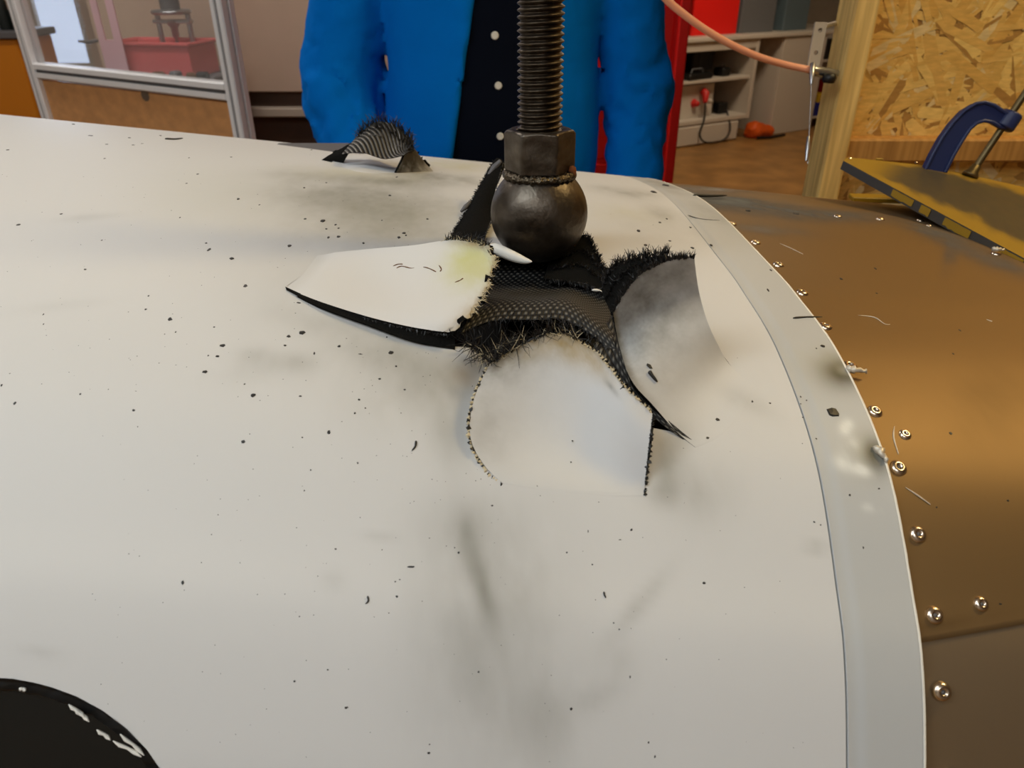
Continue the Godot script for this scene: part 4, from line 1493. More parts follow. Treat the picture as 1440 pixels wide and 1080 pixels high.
func clamp_tool() -> void:
	var d := 0.845
	var c := at(1370, 190, d)
	var right := Vector3.RIGHT
	var back := -sight(1370, 190).normalized()
	back.x = 0
	back = back.normalized()
	var up := back.cross(right).normalized()
	var b := Basis(right, up, back)
	var s := d / FPX
	var tr := func(list: Array) -> PackedVector2Array:
		var o := PackedVector2Array()
		for p in list:
			o.append(Vector2((p[0] - 1370.0) * s, (190.0 - p[1]) * s))
		return o
	var t := thing("screw_clamp", "dark blue screw clamp gripping the yellow plate in front of the wood chip wall", "clamp", c)
	t.basis = b
	var outer := [[1300, 262], [1306, 238], [1313, 215], [1322, 193], [1333, 174], [1346, 158], [1360, 149], [1372, 147], [1386, 151], [1400, 159], [1412, 163], [1412, 182], [1400, 179], [1388, 173], [1376, 171], [1366, 174], [1358, 182], [1350, 198], [1342, 217], [1335, 240], [1330, 258], [1380, 262], [1382, 276], [1304, 278]]
	var inner := [[1313, 238], [1320, 214], [1329, 193], [1340, 176], [1351, 163], [1363, 155], [1372, 154], [1384, 158], [1398, 166], [1397, 171], [1388, 167], [1375, 164], [1362, 168], [1352, 179], [1343, 196], [1335, 216], [1328, 240]]
	obj("frame", prism(tr.call(outer), 0.010, Transform3D(Basis(), Vector3(0, 0, -0.005))), "clamp_blue", t)
	# raised rims on both sides leave the web sunk
	var rim_out := Geometry2D.clip_polygons(tr.call(outer), tr.call(inner))
	var poly := PackedVector2Array(tr.call(outer.slice(1, 20)))
	var loop := []
	for p in poly:
		loop.append(Vector3(p.x, p.y, 0.0055))
	obj("flange", tube(loop, 0.0022, 6), "clamp_blue", t)
	var p2 := func(u: float, v: float, z := 0.0) -> Vector3: return Vector3((u - 1370.0) * s, (190.0 - v) * s, z)
	var axis: Vector3 = (p2.call(1438, 118) - p2.call(1376, 243)).normalized()
	var ax := Basis(axis.cross(Vector3.BACK).normalized(), axis, Vector3.ZERO)
	ax.z = ax.x.cross(ax.y)
	obj("boss", lathe([[0.004, -0.009], [0.0105, -0.009], [0.0115, -0.007], [0.0115, 0.007], [0.0105, 0.009], [0.004, 0.009]], 20, Transform3D(ax, p2.call(1413, 171))), "clamp_blue", t)
	var len: float = p2.call(1438, 118).distance_to(p2.call(1376, 243))
	var prof := []
	for k in 120:
		prof.append([0.0042 - 0.0008 * absf(fmod(k, 2.0)), len * (0.06 + 0.94 * k / 119.0)])
	prof.append([0.0002, len])
	obj("screw", lathe(prof, 14, Transform3D(ax, p2.call(1376, 243))), "clamp_screw", t)
	obj("swivel_pad", lathe([[0.0001, -0.003], [0.009, -0.003], [0.009, 0.0], [0.006, 0.004], [0.005, 0.011], [0.0001, 0.012]], 18, Transform3D(ax, p2.call(1376, 243))), "clamp_screw", t)
	var hp: Vector3 = p2.call(1434, 127)
	obj("handle", join([tube([hp + Vector3(-0.006, 0.002, 0.012), hp, hp + Vector3(0.03, -0.010, -0.02)], 0.0025, 8), lathe([[0.0001, -0.0052], [0.0038, -0.0036], [0.0052, 0], [0.0038, 0.0036], [0.0001, 0.0052]], 12, Transform3D(Basis(), hp + Vector3(-0.007, 0.002, 0.013)))]), "clamp_screw", t)


# ================================================================ the person
func capsule(p: Vector3, a: Vector3, b: Vector3, ra: float, rb: float, squash := 1.0) -> float:
	var ab := b - a
	var k := clampf((p - a).dot(ab) / ab.length_squared(), 0, 1)
	var q := p - a - ab * k
	q.z *= squash
	return q.length() - lerpf(ra, rb, k)


func smin(a: float, b: float, k: float) -> float:
	var h := maxf(k - absf(a - b), 0.0) / k
	return minf(a, b) - h * h * k * 0.25


func nets(lo: Vector3, hi: Vector3, cell: float, f: Callable) -> ArrayMesh:
	# surface nets: one vertex in each crossed cell, one quad round each crossed edge
	var n := Vector3i(((hi - lo) / cell).ceil()) + Vector3i.ONE
	var g := PackedFloat32Array()
	g.resize(n.x * n.y * n.z)
	var sy := n.x
	var sz := n.x * n.y
	for z in n.z:
		for y in n.y:
			for x in n.x:
				g[x + y * sy + z * sz] = f.call(lo + Vector3(x, y, z) * cell)
	var v := PackedVector3Array()
	var at_cell := {}
	for z in n.z - 1:
		for y in n.y - 1:
			for x in n.x - 1:
				var o := x + y * sy + z * sz
				var c := [g[o], g[o + 1], g[o + sy], g[o + sy + 1], g[o + sz], g[o + sz + 1], g[o + sz + sy], g[o + sz + sy + 1]]
				var neg := 0
				for q in c:
					if q < 0:
						neg += 1
				if neg == 0 or neg == 8:
					continue
				var sum := Vector3.ZERO
				var cnt := 0
				for e in [[0, 1], [2, 3], [4, 5], [6, 7], [0, 2], [1, 3], [4, 6], [5, 7], [0, 4], [1, 5], [2, 6], [3, 7]]:
					var a: float = c[e[0]]
					var b: float = c[e[1]]
					if (a < 0) == (b < 0):
						continue
					var k := a / (a - b)
					var p0 := Vector3(e[0] & 1, (e[0] >> 1) & 1, e[0] >> 2)
					var p1 := Vector3(e[1] & 1, (e[1] >> 1) & 1, e[1] >> 2)
					sum += p0.lerp(p1, k)
					cnt += 1
				at_cell[o] = v.size()
				v.append(lo + (Vector3(x, y, z) + sum / cnt) * cell)
	var idx := PackedInt32Array()
	for z in range(1, n.z - 1):
		for y in range(1, n.y - 1):
			for x in range(1, n.x - 1):
				var o := x + y * sy + z * sz
				var a := g[o] < 0
				for q in [[1, sy, sz], [sy, sz, 1], [sz, 1, sy]]:
					if a == (g[o + q[0]] < 0):
						continue
					var c := [o, o - q[1], o - q[1] - q[2], o - q[2]]
					if not (at_cell.has(c[0]) and at_cell.has(c[1]) and at_cell.has(c[2]) and at_cell.has(c[3])):
						continue
					var i0: int = at_cell[c[0]]
					var i1: int = at_cell[c[1]]
					var i2: int = at_cell[c[2]]
					var i3: int = at_cell[c[3]]
					if a:
						idx.append_array([i0, i2, i1, i0, i3, i2])
					else:
						idx.append_array([i0, i1, i2, i0, i2, i3])
	return indexed(v, idx)


func person() -> void:
	# stands behind the shell, facing the camera, arms hanging with the hands in the jacket pockets
	var o := Vector3(-0.035, 0, -1.40)
	var t := thing("person", "person in an open bright blue jacket over a dark navy shirt with white buttons", "person", o)
	var torso := func(p: Vector3, grow: float) -> float:
		var q := Vector3(p.x, p.y, p.z * 1.5)
		var d := capsule(q, Vector3(0, 0.98, 0), Vector3(0, 1.12, 0), 0.150, 0.150)
		d = smin(d, capsule(q, Vector3(0, 1.12, 0), Vector3(0, 1.38, 0), 0.150, 0.162), 0.06)
		d = smin(d, capsule(q, Vector3(-0.13, 1.47, 0), Vector3(0.13, 1.47, 0), 0.085, 0.085), 0.1)
		return d - grow
	var arm := func(p: Vector3, grow: float) -> float:
		var a := capsule(p, Vector3(-0.20, 1.48, 0), Vector3(-0.270, 1.19, -0.01), 0.066, 0.060)
		a = smin(a, capsule(p, Vector3(-0.270, 1.19, -0.01), Vector3(-0.225, 1.00, 0.10), 0.060, 0.050), 0.03)
		var b := capsule(p, Vector3(0.20, 1.48, 0), Vector3(0.258, 1.18, -0.02), 0.060, 0.050)
		b = smin(b, capsule(p, Vector3(0.262, 1.18, -0.02), Vector3(0.258, 0.98, 0.05), 0.050, 0.044), 0.03)
		return minf(a, b) - grow
	var jacket := func(p: Vector3) -> float:
		var d: float = torso.call(p, 0.024)
		d = smin(d, capsule(Vector3(p.x, p.y, p.z * 1.4), Vector3(0, 0.88, 0), Vector3(0, 1.05, 0), 0.186, 0.168), 0.05)
		var a: float = arm.call(p, 0.006)
		# folds of the sleeves around the elbows, long soft folds on the body
		var near := exp(-pow((p.y - 1.17) / 0.12, 2.0))
		a -= near * 0.011 * (absf(sin(p.y * 60.0 + p.x * 60.0 + p.z * 30.0 + 6.0 * nz.get_noise_3d(p.x * 6, p.y * 6, p.z * 6))) - 0.6) + 0.006 * nz.get_noise_3d(p.x * 8, p.y * 7, p.z * 8)
		d -= 0.006 * nz.get_noise_3d(p.x * 7, p.y * 2.5, p.z * 7)
		d = smin(d, a, 0.012)
		# open front
		var l := lerpf(-0.062, 0.01, clampf((p.y - 1.05) / 0.4, 0, 1)) - 0.012
		var rr := lerpf(0.072, 0.085, clampf((p.y - 1.05) / 0.4, 0, 1))
		var cut := maxf(maxf(l - p.x, p.x - rr), -p.z + 0.02)
		d = maxf(d, -cut)
		d = maxf(d, -(capsule(p, Vector3(0, 1.5, 0), Vector3(0, 1.7, 0.02), 0.075, 0.09)))
		return maxf(d, 0.86 - p.y)
	obj("jacket", nets(Vector3(-0.37, 0.84, -0.19), Vector3(0.35, 1.60, 0.21), 0.0105, jacket), "jacket_cloth", t)
	var shirt := obj("shirt", nets(Vector3(-0.24, 0.9, -0.18), Vector3(0.24, 1.58, 0.18), 0.013, func(p: Vector3) -> float: return maxf(torso.call(p, 0.004) - 0.002 * nz.get_noise_3d(p.x * 12, p.y * 5, p.z * 12), 0.93 - p.y)), "shirt_cloth", t)
	# front edge of the jacket: a stitched placket line
	var but := lathe([[0.0001, 0.0016], [0.003, 0.0016], [0.0045, 0.0022], [0.0058, 0.0016], [0.0062, 0.0], [0.006, -0.0015]], 16)
	for q in [[695, 54], [700, 127], [703, 200]]:
		var p := at_fwd(q[0], q[1], 1.24)
		var l := p - o
		# put it on the front of the shirt
		var z := 0.2
		while z > 0.0 and torso.call(Vector3(l.x, l.y, z), 0.004) > 0.0:
			z -= 0.002
		var w := EYE + (Vector3(o.x + l.x, l.y, o.z + z) - EYE)
		var b := obj("button", but, "button_white", shirt)
		b.position = Vector3(l.x, l.y, z + 0.001)
		b.rotation_degrees = Vector3(90, 0, 0)
	for y in [0.97]:
		var b := obj("button", but, "button_white", shirt)
		b.position = Vector3(0.0, y, 0.118)
		b.rotation_degrees = Vector3(90, 0, 0)
	var legs := func(p: Vector3) -> float:
		var d := 1e9
		for s in [-1.0, 1.0]:
			d = minf(d, smin(capsule(p, Vector3(0.09 * s, 0.92, 0), Vector3(0.10 * s, 0.5, 0.01), 0.098, 0.068), capsule(p, Vector3(0.10 * s, 0.5, 0.01), Vector3(0.11 * s, 0.07, -0.02), 0.066, 0.052), 0.03))
		d = smin(d, capsule(Vector3(p.x, p.y, p.z * 1.3), Vector3(-0.06, 0.95, 0), Vector3(0.06, 0.95, 0), 0.12, 0.12), 0.05)
		return maxf(d, 0.06 - p.y) - 0.003 * nz.get_noise_3d(p.x * 8, p.y * 8, p.z * 8)
	obj("trousers", nets(Vector3(-0.24, 0.03, -0.16), Vector3(0.24, 1.08, 0.16), 0.02, legs), "trouser_cloth", t)
	for s in [-1.0, 1.0]:
		obj("shoe", nets(Vector3(-0.07 + 0.11 * s, -0.01, -0.12), Vector3(0.07 + 0.11 * s, 0.13, 0.22), 0.012, func(p: Vector3) -> float: return maxf(smin(capsule(p, Vector3(0.11 * s, 0.05, -0.05), Vector3(0.12 * s, 0.035, 0.14), 0.048, 0.042), capsule(p, Vector3(0.11 * s, 0.05, -0.03), Vector3(0.11 * s, 0.1, -0.03), 0.045, 0.045), 0.03), 0.003 - p.y)), "shoe", t)
	# head and neck above the picture
	var head := func(p: Vector3) -> float:
		var q := p - Vector3(0, 1.73, 0.02)
		var d := Vector3(q.x / 0.078, q.y / 0.112, q.z / 0.098).length()
		d = (d - 1.0) * 0.085
		d = smin(d, capsule(p, Vector3(0, 1.655, 0.06), Vector3(0, 1.64, 0.085), 0.045, 0.026), 0.03)
		d = smin(d, capsule(p, Vector3(0, 1.745, 0.108), Vector3(0, 1.712, 0.132), 0.009, 0.014), 0.012)
		for s in [-1.0, 1.0]:
			d = smin(d, capsule(p, Vector3(0.080 * s, 1.745, 0.01), Vector3(0.079 * s, 1.705, 0.018), 0.012, 0.008), 0.006)
			d = maxf(d, -(p.distance_to(Vector3(0.031 * s, 1.742, 0.125)) - 0.016))
			d = smin(d, p.distance_to(Vector3(0.031 * s, 1.740, 0.098)) - 0.012, 0.003)
		d = smin(d, capsule(p, Vector3(-0.018, 1.683, 0.108), Vector3(0.018, 1.683, 0.108), 0.008, 0.008), 0.006)
		d = smin(d, capsule(p, Vector3(0, 1.66, -0.02), Vector3(0, 1.46, -0.03), 0.056, 0.062), 0.03)
		return smin(d, capsule(Vector3(p.x, p.y, p.z * 1.5), Vector3(0, 1.05, 0), Vector3(0, 1.42, -0.02), 0.11, 0.13), 0.05)
	var body := obj("body", nets(Vector3(-0.15, 1.36, -0.14), Vector3(0.15, 1.88, 0.17), 0.007, head), "skin", t)
	obj("hair", nets(Vector3(-0.12, 1.62, -0.15), Vector3(0.12, 1.90, 0.16), 0.009, func(p: Vector3) -> float:
		var q := p - Vector3(0, 1.75, 0.0)
		var d := (Vector3(q.x / 0.086, q.y / 0.112, q.z / 0.108).length() - 1.0) * 0.09 - 0.003 * nz.get_noise_3d(p.x * 60, p.y * 20, p.z * 60)
		return maxf(d, maxf(-(p.y - 1.69 - maxf(p.z, 0.0) * 1.0), -(p.y - 1.62)))), "hair", t)


# ================================================================ the guard enclosure at the left
func profile_bar(a: Vector3, b: Vector3, w: float, face: Vector3) -> Array:
	# slotted aluminium bar with a groove along each face: [bar, slots]
	var d := (b - a).normalized()
	var x := face.normalized()
	var y := d.cross(x).normalized()
	var h := w / 2
	var g := w * 0.12
	var poly := PackedVector2Array()
	for k in 4:
		for q in [Vector2(h, -h + 0.003), Vector2(h, -g), Vector2(h - 0.008, -g), Vector2(h - 0.008, g), Vector2(h, g), Vector2(h, h - 0.003)]:
			poly.append(q.rotated(k * PI / 2))
	return [prism(poly, a.distance_to(b), Transform3D(Basis(x, y, d), a))]


func guard() -> void:
	var pr := at_fwd(333, 128, 2.0)
	var yb := at_fwd(320, 128, 2.0).y
	var pl := at_fwd(52, 97, 2.455)
	pr.y = 0
	pl.y = 0
	var along := (pl - pr).normalized()
	var out := along.cross(Vector3.UP).normalized()
	if out.z < 0:
		out = -out
	var t := thing("guard_enclosure", "machine guard of slotted aluminium bars with clear panes and a brown lower board", "enclosure")
	var w := 0.042
	for p in [pr, pl]:
		obj("post", profile_bar(p, p + Vector3(0, 2.1, 0), w, out)[0], "frame_metal", t)
		obj("slot", box(Vector3(w * 0.22, 2.1, 0.002), p + Vector3(0, 1.05, 0) + out * (w / 2 - 0.007), 0.0, Basis(along, Vector3.UP, out)), "slot_dark", t.get_child(t.get_child_count() - 1))
	for y in [yb - 0.002, 2.08]:
		var a := pr + Vector3(0, y, 0) + along * w / 2
		var b := pl + Vector3(0, y, 0) - along * w / 2
		obj("rail", profile_bar(a, b, w, out)[0], "frame_metal", t)
		obj("slot", box(Vector3(a.distance_to(b), w * 0.22, 0.002), (a + b) / 2 + out * (w / 2 - 0.007), 0.0, Basis(along, Vector3.UP, out)), "slot_dark", t.get_child(t.get_child_count() - 1))
	var mid := (pr + pl) / 2
	var len := pr.distance_to(pl) - w
	obj("lower_board", box(Vector3(len, yb - 0.03, 0.012), mid + Vector3(0, (yb - 0.03) / 2, 0), 0.001, Basis(along, Vector3.UP, out)), "brown_mdf", t)
	var mk := at_fwd(204, 134, 2.24)
	obj("smear", lathe([[0.0001, 0.0006], [0.012, 0.0006], [0.014, 0.0]], 9, Transform3D(Basis(along * 1.3, out, Vector3.UP * 1.2), Plane(out, mid + out * 0.0065).intersects_ray(EYE, sight(204, 134)))), "mark_grey", t)
	obj("clear_pane", box(Vector3(len, 2.05 - yb, 0.005), mid + Vector3(0, (2.05 + yb) / 2 + 0.01, 0), 0.0, Basis(along, Vector3.UP, out)), "clear_pane", t)
	# bed and machine behind the pane
	var bed_y := at_fwd(240, 106, 2.8).y
	var bed := thing("machine_bed", "grey machine bed inside the guard behind the clear pane", "machine bed", Vector3(-1.28, 0, -2.85))
	obj("bed_top", box(Vector3(0.5, 0.05, 0.45), Vector3(0, bed_y - 0.025, 0), 0.004), "grey_plastic", bed)
	for s in [[-0.21, -0.18], [0.21, -0.18], [-0.21, 0.18], [0.21, 0.18]]:
		obj("leg", box(Vector3(0.05, bed_y - 0.05, 0.05), Vector3(s[0], (bed_y - 0.05) / 2, s[1]), 0.004), "grey_plastic", bed)
	# red tray
	var tc := at_fwd(232, 84, 2.84)
	var tray := thing("red_tray", "translucent red plastic tray on the machine bed", "tray", Vector3(tc.x, bed_y, tc.z), -0.15)
	var hh := 0.105
	obj("body", boxes([[Vector3(0.30, hh, 0.006), Vector3(0, hh / 2, 0.09)], [Vector3(0.30, hh, 0.006), Vector3(0, hh / 2, -0.09)], [Vector3(0.006, hh, 0.18), Vector3(0.147, hh / 2, 0)], [Vector3(0.006, hh, 0.18), Vector3(-0.147, hh / 2, 0)], [Vector3(0.30, 0.006, 0.18), Vector3(0, 0.003, 0)]]), "red_tray", tray)
	obj("rim", boxes([[Vector3(0.32, 0.012, 0.012), Vector3(0, hh, 0.096)], [Vector3(0.32, 0.012, 0.012), Vector3(0, hh, -0.096)], [Vector3(0.012, 0.012, 0.2), Vector3(0.154, hh, 0)], [Vector3(0.012, 0.012, 0.2), Vector3(-0.154, hh, 0)]]), "red_tray", tray)
	for k in 5:
		var p := at_fwd([200, 222, 246, 268, 284][k], 100, 2.68)
		var lump := thing("scrap_part", ["grey scrap offcut left of the row before the red tray", "brown scrap offcut second along before the red tray", "grey scrap offcut midway along before the red tray", "brown scrap offcut fourth along before the red tray", "dark scrap offcut at the right end before the red tray"][k], "scrap", Vector3(p.x, bed_y, p.z), k * 0.7)
		obj("piece", box(Vector3(0.04, 0.022 + 0.006 * (k % 3), 0.03), Vector3(0, 0.012, 0), 0.006), ["slot_dark", "burnt_brown", "grey_plastic", "burnt_brown", "black_plastic"][k], lump)
	# pink bracket with a slot
	var pc := at_fwd(166, 98, 2.72)
	var pk := thing("pink_bracket", "pale pink plastic bracket with a long slot inside the guard", "bracket", Vector3(pc.x, bed_y, pc.z), 0.3)
	var plate := CSGCombiner3D.new()
	plate.name = "plate"
	pk.add_child(plate)
	var pb := CSGBox3D.new()
	pb.name = "plate_body"
	pb.size = Vector3(0.068, 0.5, 0.02)
	pb.position = Vector3(0, 0.25, 0)
	pb.material = M.pink_plastic
	plate.add_child(pb)
	var cutter := CSGBox3D.new()
	cutter.name = "slot_cut"
	cutter.size = Vector3(0.026, 0.16, 0.05)
	cutter.position = Vector3(-0.002, 0.20, 0)
	cutter.operation = CSGShape3D.OPERATION_SUBTRACTION
	cutter.material = M.pink_plastic
	plate.add_child(cutter)
	# spindle with guides
	var sc := at_fwd(240, 14, 2.84)
	var sp := thing("machine_spindle", "steel machine spindle with flange and two guide rods hanging above the red tray", "machine", sc)
	obj("column", lathe([[0.0001, 0.0], [0.032, 0.0], [0.032, 0.9], [0.0001, 0.9]], 20), "slot_dark", sp)
	obj("flange", lathe([[0.0001, -0.012], [0.062, -0.012], [0.066, -0.006], [0.062, 0.002], [0.0001, 0.002]], 28), "steel", sp)
	for x in [-0.05, 0.055]:
		obj("guide_rod", lathe([[0.0001, -0.13], [0.007, -0.13], [0.009, -0.10], [0.009, -0.012], [0.0001, -0.012]], 12, Transform3D(Basis(), Vector3(x, 0, 0))), "steel", sp)
	obj("cross_plate", box(Vector3(0.13, 0.012, 0.03), Vector3(0, -0.035, 0), 0.002), "steel", sp)
	obj("cutter", lathe([[0.0001, -0.125], [0.006, -0.115], [0.005, -0.09], [0.012, -0.08], [0.012, -0.055], [0.02, -0.045], [0.02, -0.03]], 14), "steel", sp)
	obj("beam", box(Vector3(0.5, 0.08, 0.08), Vector3(0, 0.62, -0.02), 0.006), "frame_metal", sp)
	obj("hanger", box(Vector3(0.05, 1.0, 0.05), Vector3(0, 1.1, -0.02), 0.004), "frame_metal", sp)
	# small handle bar across the pane edge
	var hb := thing("lever", "short dark lever beside the pale pink bracket", "lever", at_fwd(125, 58, 2.75))
	obj("arm", tube([Vector3(-0.035, 0.0, 0), Vector3(0, -0.003, 0), Vector3(0.03, 0.002, 0)], [0.004, 0.006, 0.005], 8), "slot_dark", hb)
	# orange cabinet and what stands on it
	var oc := at_fwd(0, 46, 3.0)
	var cab := thing("orange_cabinet", "orange cabinet left of the slotted aluminium guard", "cabinet", Vector3(-2.28, 0, -3.12))
	obj("body", box(Vector3(0.9, oc.y - 0.02, 0.24), Vector3(0, (oc.y - 0.02) / 2, 0), 0.006), "orange_paint", cab)
	obj("top", box(Vector3(0.93, 0.025, 0.27), Vector3(0, oc.y - 0.008, 0), 0.004), "slot_dark", cab)
	for k in 3:
		var h: float = [0.10, 0.13, 0.08][k]
		var p := Vector3(-1.90 + [-0.05, 0.0, 0.045][k], oc.y + 0.005, -3.08)
		var e := thing("oil_can", ["dark green can at the left on the orange cabinet", "tall dark can between two others on the orange cabinet", "low dark can nearest the aluminium post on the orange cabinet"][k], "can", p)
		obj("body", lathe([[0.0001, 0.0], [0.021, 0.0], [0.021, h * 0.7], [0.016, h * 0.85], [0.009, h * 0.9], [0.009, h]], 18), "dark_green", e)
		obj("cap", lathe([[0.012, h * 0.92], [0.012, h * 1.08], [0.0001, h * 1.08]], 12), "black_plastic", e)


# ================================================================ the back corner
func back_corner() -> void:
	var turn := deg_to_rad(31.0)
	var o := at_fwd(1049, 195, 6.94)
	o.y = 0
	var b := Basis(Vector3.UP, turn)
	var place := func(x: float, y: float, z: float) -> Vector3: return o + b * Vector3(x, y, z)
	# shelf unit
	var u := thing("shelf_unit", "white open shelf unit with clutter below the long worktop", "shelf unit", o, turn)
	obj("side_panel", box(Vector3(0.035, 0.66, 0.5), Vector3(-0.018, 0.51, -0.25)), "white_board", u)
	obj("side_panel", box(Vector3(0.035, 0.66, 0.5), Vector3(-1.2, 0.51, -0.25)), "white_board", u)
	obj("shelf", box(Vector3(1.15, 0.025, 0.46), Vector3(-0.61, 0.52, -0.26)), "white_board", u)
	obj("bottom_panel", box(Vector3(1.15, 0.035, 0.5), Vector3(-0.61, 0.2, -0.25)), "white_board", u)
	obj("back_panel", box(Vector3(1.2, 0.66, 0.015), Vector3(-0.61, 0.51, -0.495)), "grey_plastic", u)
	obj("top_rail", box(Vector3(1.22, 0.07, 0.03), Vector3(-0.61, 0.79, -0.02)), "white_board", u)
	obj("plinth", box(Vector3(1.1, 0.18, 0.4), Vector3(-0.66, 0.09, -0.2), 0.02), "white_board", u)
	var wt := thing("worktop", "long pale worktop across the white cabinets", "worktop", o, turn)
	obj("slab", box(Vector3(2.9, 0.035, 0.62), Vector3(-0.1, 0.845, -0.29), 0.006), "white_board", wt)
	# second cabinet
	var c2 := thing("white_cabinet", "plain white cabinet side beside the timber post", "cabinet", place.call(0.30, 0, 0.0), turn)
	obj("side_panel", box(Vector3(0.56, 0.82, 0.02), Vector3(0.28, 0.412, -0.01)), "white_board", c2)
	obj("body", boxes([[Vector3(0.02, 0.82, 0.5), Vector3(0.01, 0.412, -0.27)], [Vector3(0.02, 0.82, 0.5), Vector3(1.4, 0.412, -0.27)], [Vector3(1.38, 0.02, 0.5), Vector3(0.7, 0.1, -0.27)], [Vector3(0.82, 0.02, 0.5), Vector3(0.98, 0.6, -0.27)], [Vector3(1.38, 0.82, 0.015), Vector3(0.7, 0.412, -0.525)]]), "white_board", c2)
	for k in 4:
		var m: String = ["black_plastic", "binder_blue", "binder_yellow", "red_dark"][k]
		var bx := thing("binder", ["black box file on the upper shelf by the timber post", "blue box on the lower shelf by the timber post", "yellow box standing behind the blue box by the post", "dark red box on the lower shelf by the timber post"][k], "box", place.call([0.96, 0.93, 0.98, 1.1][k], [0.61, 0.11, 0.23, 0.11][k], [-0.12, -0.1, -0.1, -0.16][k]), turn)
		obj("body", box([Vector3(0.12, 0.17, 0.2), Vector3(0.14, 0.12, 0.15), Vector3(0.1, 0.08, 0.15), Vector3(0.1, 0.3, 0.2)][k], Vector3(0, [0.085, 0.06, 0.04, 0.15][k], 0), 0.006), m, bx)
	# dark pipes in the gap
	for k in 3:
		var pp := thing("wall_pipe", ["upper dark pipe in the gap between the white cabinets", "middle dark pipe in the gap between the white cabinets", "lowest dark pipe in the gap between the white cabinets"][k], "pipe", place.call(0.15, [0.62, 0.42, 0.28][k], -0.55), turn)
		obj("pipe", tube([Vector3(-0.15, 0, 0), Vector3(0.15, 0, 0)], 0.016, 8), "black_plastic", pp)
	var gapb := thing("gap_board", "dark board closing the gap between the white cabinets", "board", place.call(0.14, 0, -0.6), turn)
	obj("board", box(Vector3(0.36, 0.82, 0.02), Vector3(0, 0.41, 0)), "brown_board", gapb)
	var reel := thing("orange_bag", "crumpled orange bag on the floor in the gap beside the shelf unit", "bag", place.call(0.17, 0.0, 0.0), turn)
	obj("body", nets(Vector3(-0.2, -0.02, -0.18), Vector3(0.25, 0.2, 0.18), 0.02, func(p: Vector3) -> float: return maxf(capsule(p, Vector3(-0.08, 0.06, 0), Vector3(0.1, 0.035, 0), 0.085, 0.06) - 0.02 * nz.get_noise_3d(p.x * 14, p.y * 14, p.z * 14), 0.002 - p.y)), "orange_plastic", reel)
	obj("strap", tube([Vector3(-0.14, 0.02, 0.10), Vector3(0.0, 0.015, 0.12), Vector3(0.22, 0.012, 0.10)], 0.012, 6), "black_plastic", reel)
	# clutter on the shelves
	var names := [["black tool case at the left on the upper shelf", -0.72, 0.16, 0.14], ["black drill body upright on the upper shelf", -0.50, 0.10, 0.20], ["small black box at the right of the upper shelf", -0.26, 0.10, 0.07], ["flat black tray at the front of the upper shelf", -0.60, 0.3, 0.05]]
	for k in 4:
		var n: Array = names[k]
		var e := thing("tool_case", n[0], "tool case", place.call(n[1], 0.5325, [-0.3, -0.28, -0.15, -0.1][k]), turn + 0.04 * k)
		obj("body", box(Vector3(n[2], n[3], 0.12), Vector3(0, n[3] / 2, 0), 0.012), "black_plastic", e)
		obj("handle", tube([Vector3(-n[2] * 0.25, n[3], 0), Vector3(-n[2] * 0.2, n[3] + 0.03, 0), Vector3(n[2] * 0.2, n[3] + 0.03, 0), Vector3(n[2] * 0.25, n[3], 0)], 0.007, 6), "grey_plastic", e)
	var sb := thing("socket_board", "grey board with red sockets and plugs on the lower shelf", "socket board", place.call(-0.58, 0.2175, -0.12), turn)
	obj("board", box(Vector3(0.42, 0.27, 0.03), Vector3(0, 0.135, 0), 0.004), "white_board", sb)
	obj("red_socket", lathe([[0.0001, 0.05], [0.022, 0.05], [0.026, 0.03], [0.036, 0.0]], 16, Transform3D(Basis(Vector3.RIGHT, Vector3.BACK, Vector3.DOWN), Vector3(-0.01, 0.12, 0.015))), "red_plastic", sb)
	obj("red_plug", tube([Vector3(0.06, 0.22, 0.03), Vector3(0.07, 0.2, 0.06), Vector3(0.05, 0.13, 0.09)], [0.03, 0.034, 0.02], 12), "red_plastic", sb)
	obj("white_plug", tube([Vector3(0.09, 0.14, 0.07), Vector3(0.14, 0.13, 0.07)], [0.022, 0.018], 10), "white_board", sb)
	obj("cable", tube(smooth_path([Vector3(0.05, 0.13, 0.09), Vector3(0.02, 0.0, 0.13), Vector3(-0.02, -0.12, 0.14), Vector3(0.05, -0.19, 0.16), Vector3(0.25, -0.19, 0.16), Vector3(0.33, -0.1, 0.15), Vector3(0.34, 0.05, 0.06)], 6), 0.008, 6), "black_plastic", sb)
	var ad := thing("adapter", "black adapter block right of the red plug", "adapter", place.call(-0.22, 0.2175, -0.15), turn)
	obj("body", box(Vector3(0.11, 0.09, 0.08), Vector3(0, 0.045, 0), 0.008), "black_plastic", ad)
	# boxes on the worktop
	var tops := [["red crate with open top at the left on the worktop", "red_steel", -0.42, 0.50, 0.36], ["dark grey box behind the hose on the worktop", "grey_plastic", -0.85, 0.22, 0.16], ["wide grey bin right of the red crate on the worktop", "grey_plastic", 0.08, 0.40, 0.34], ["blue grey bin nearest the timber post on the worktop", "blue_grey", 0.56, 0.30, 0.30]]
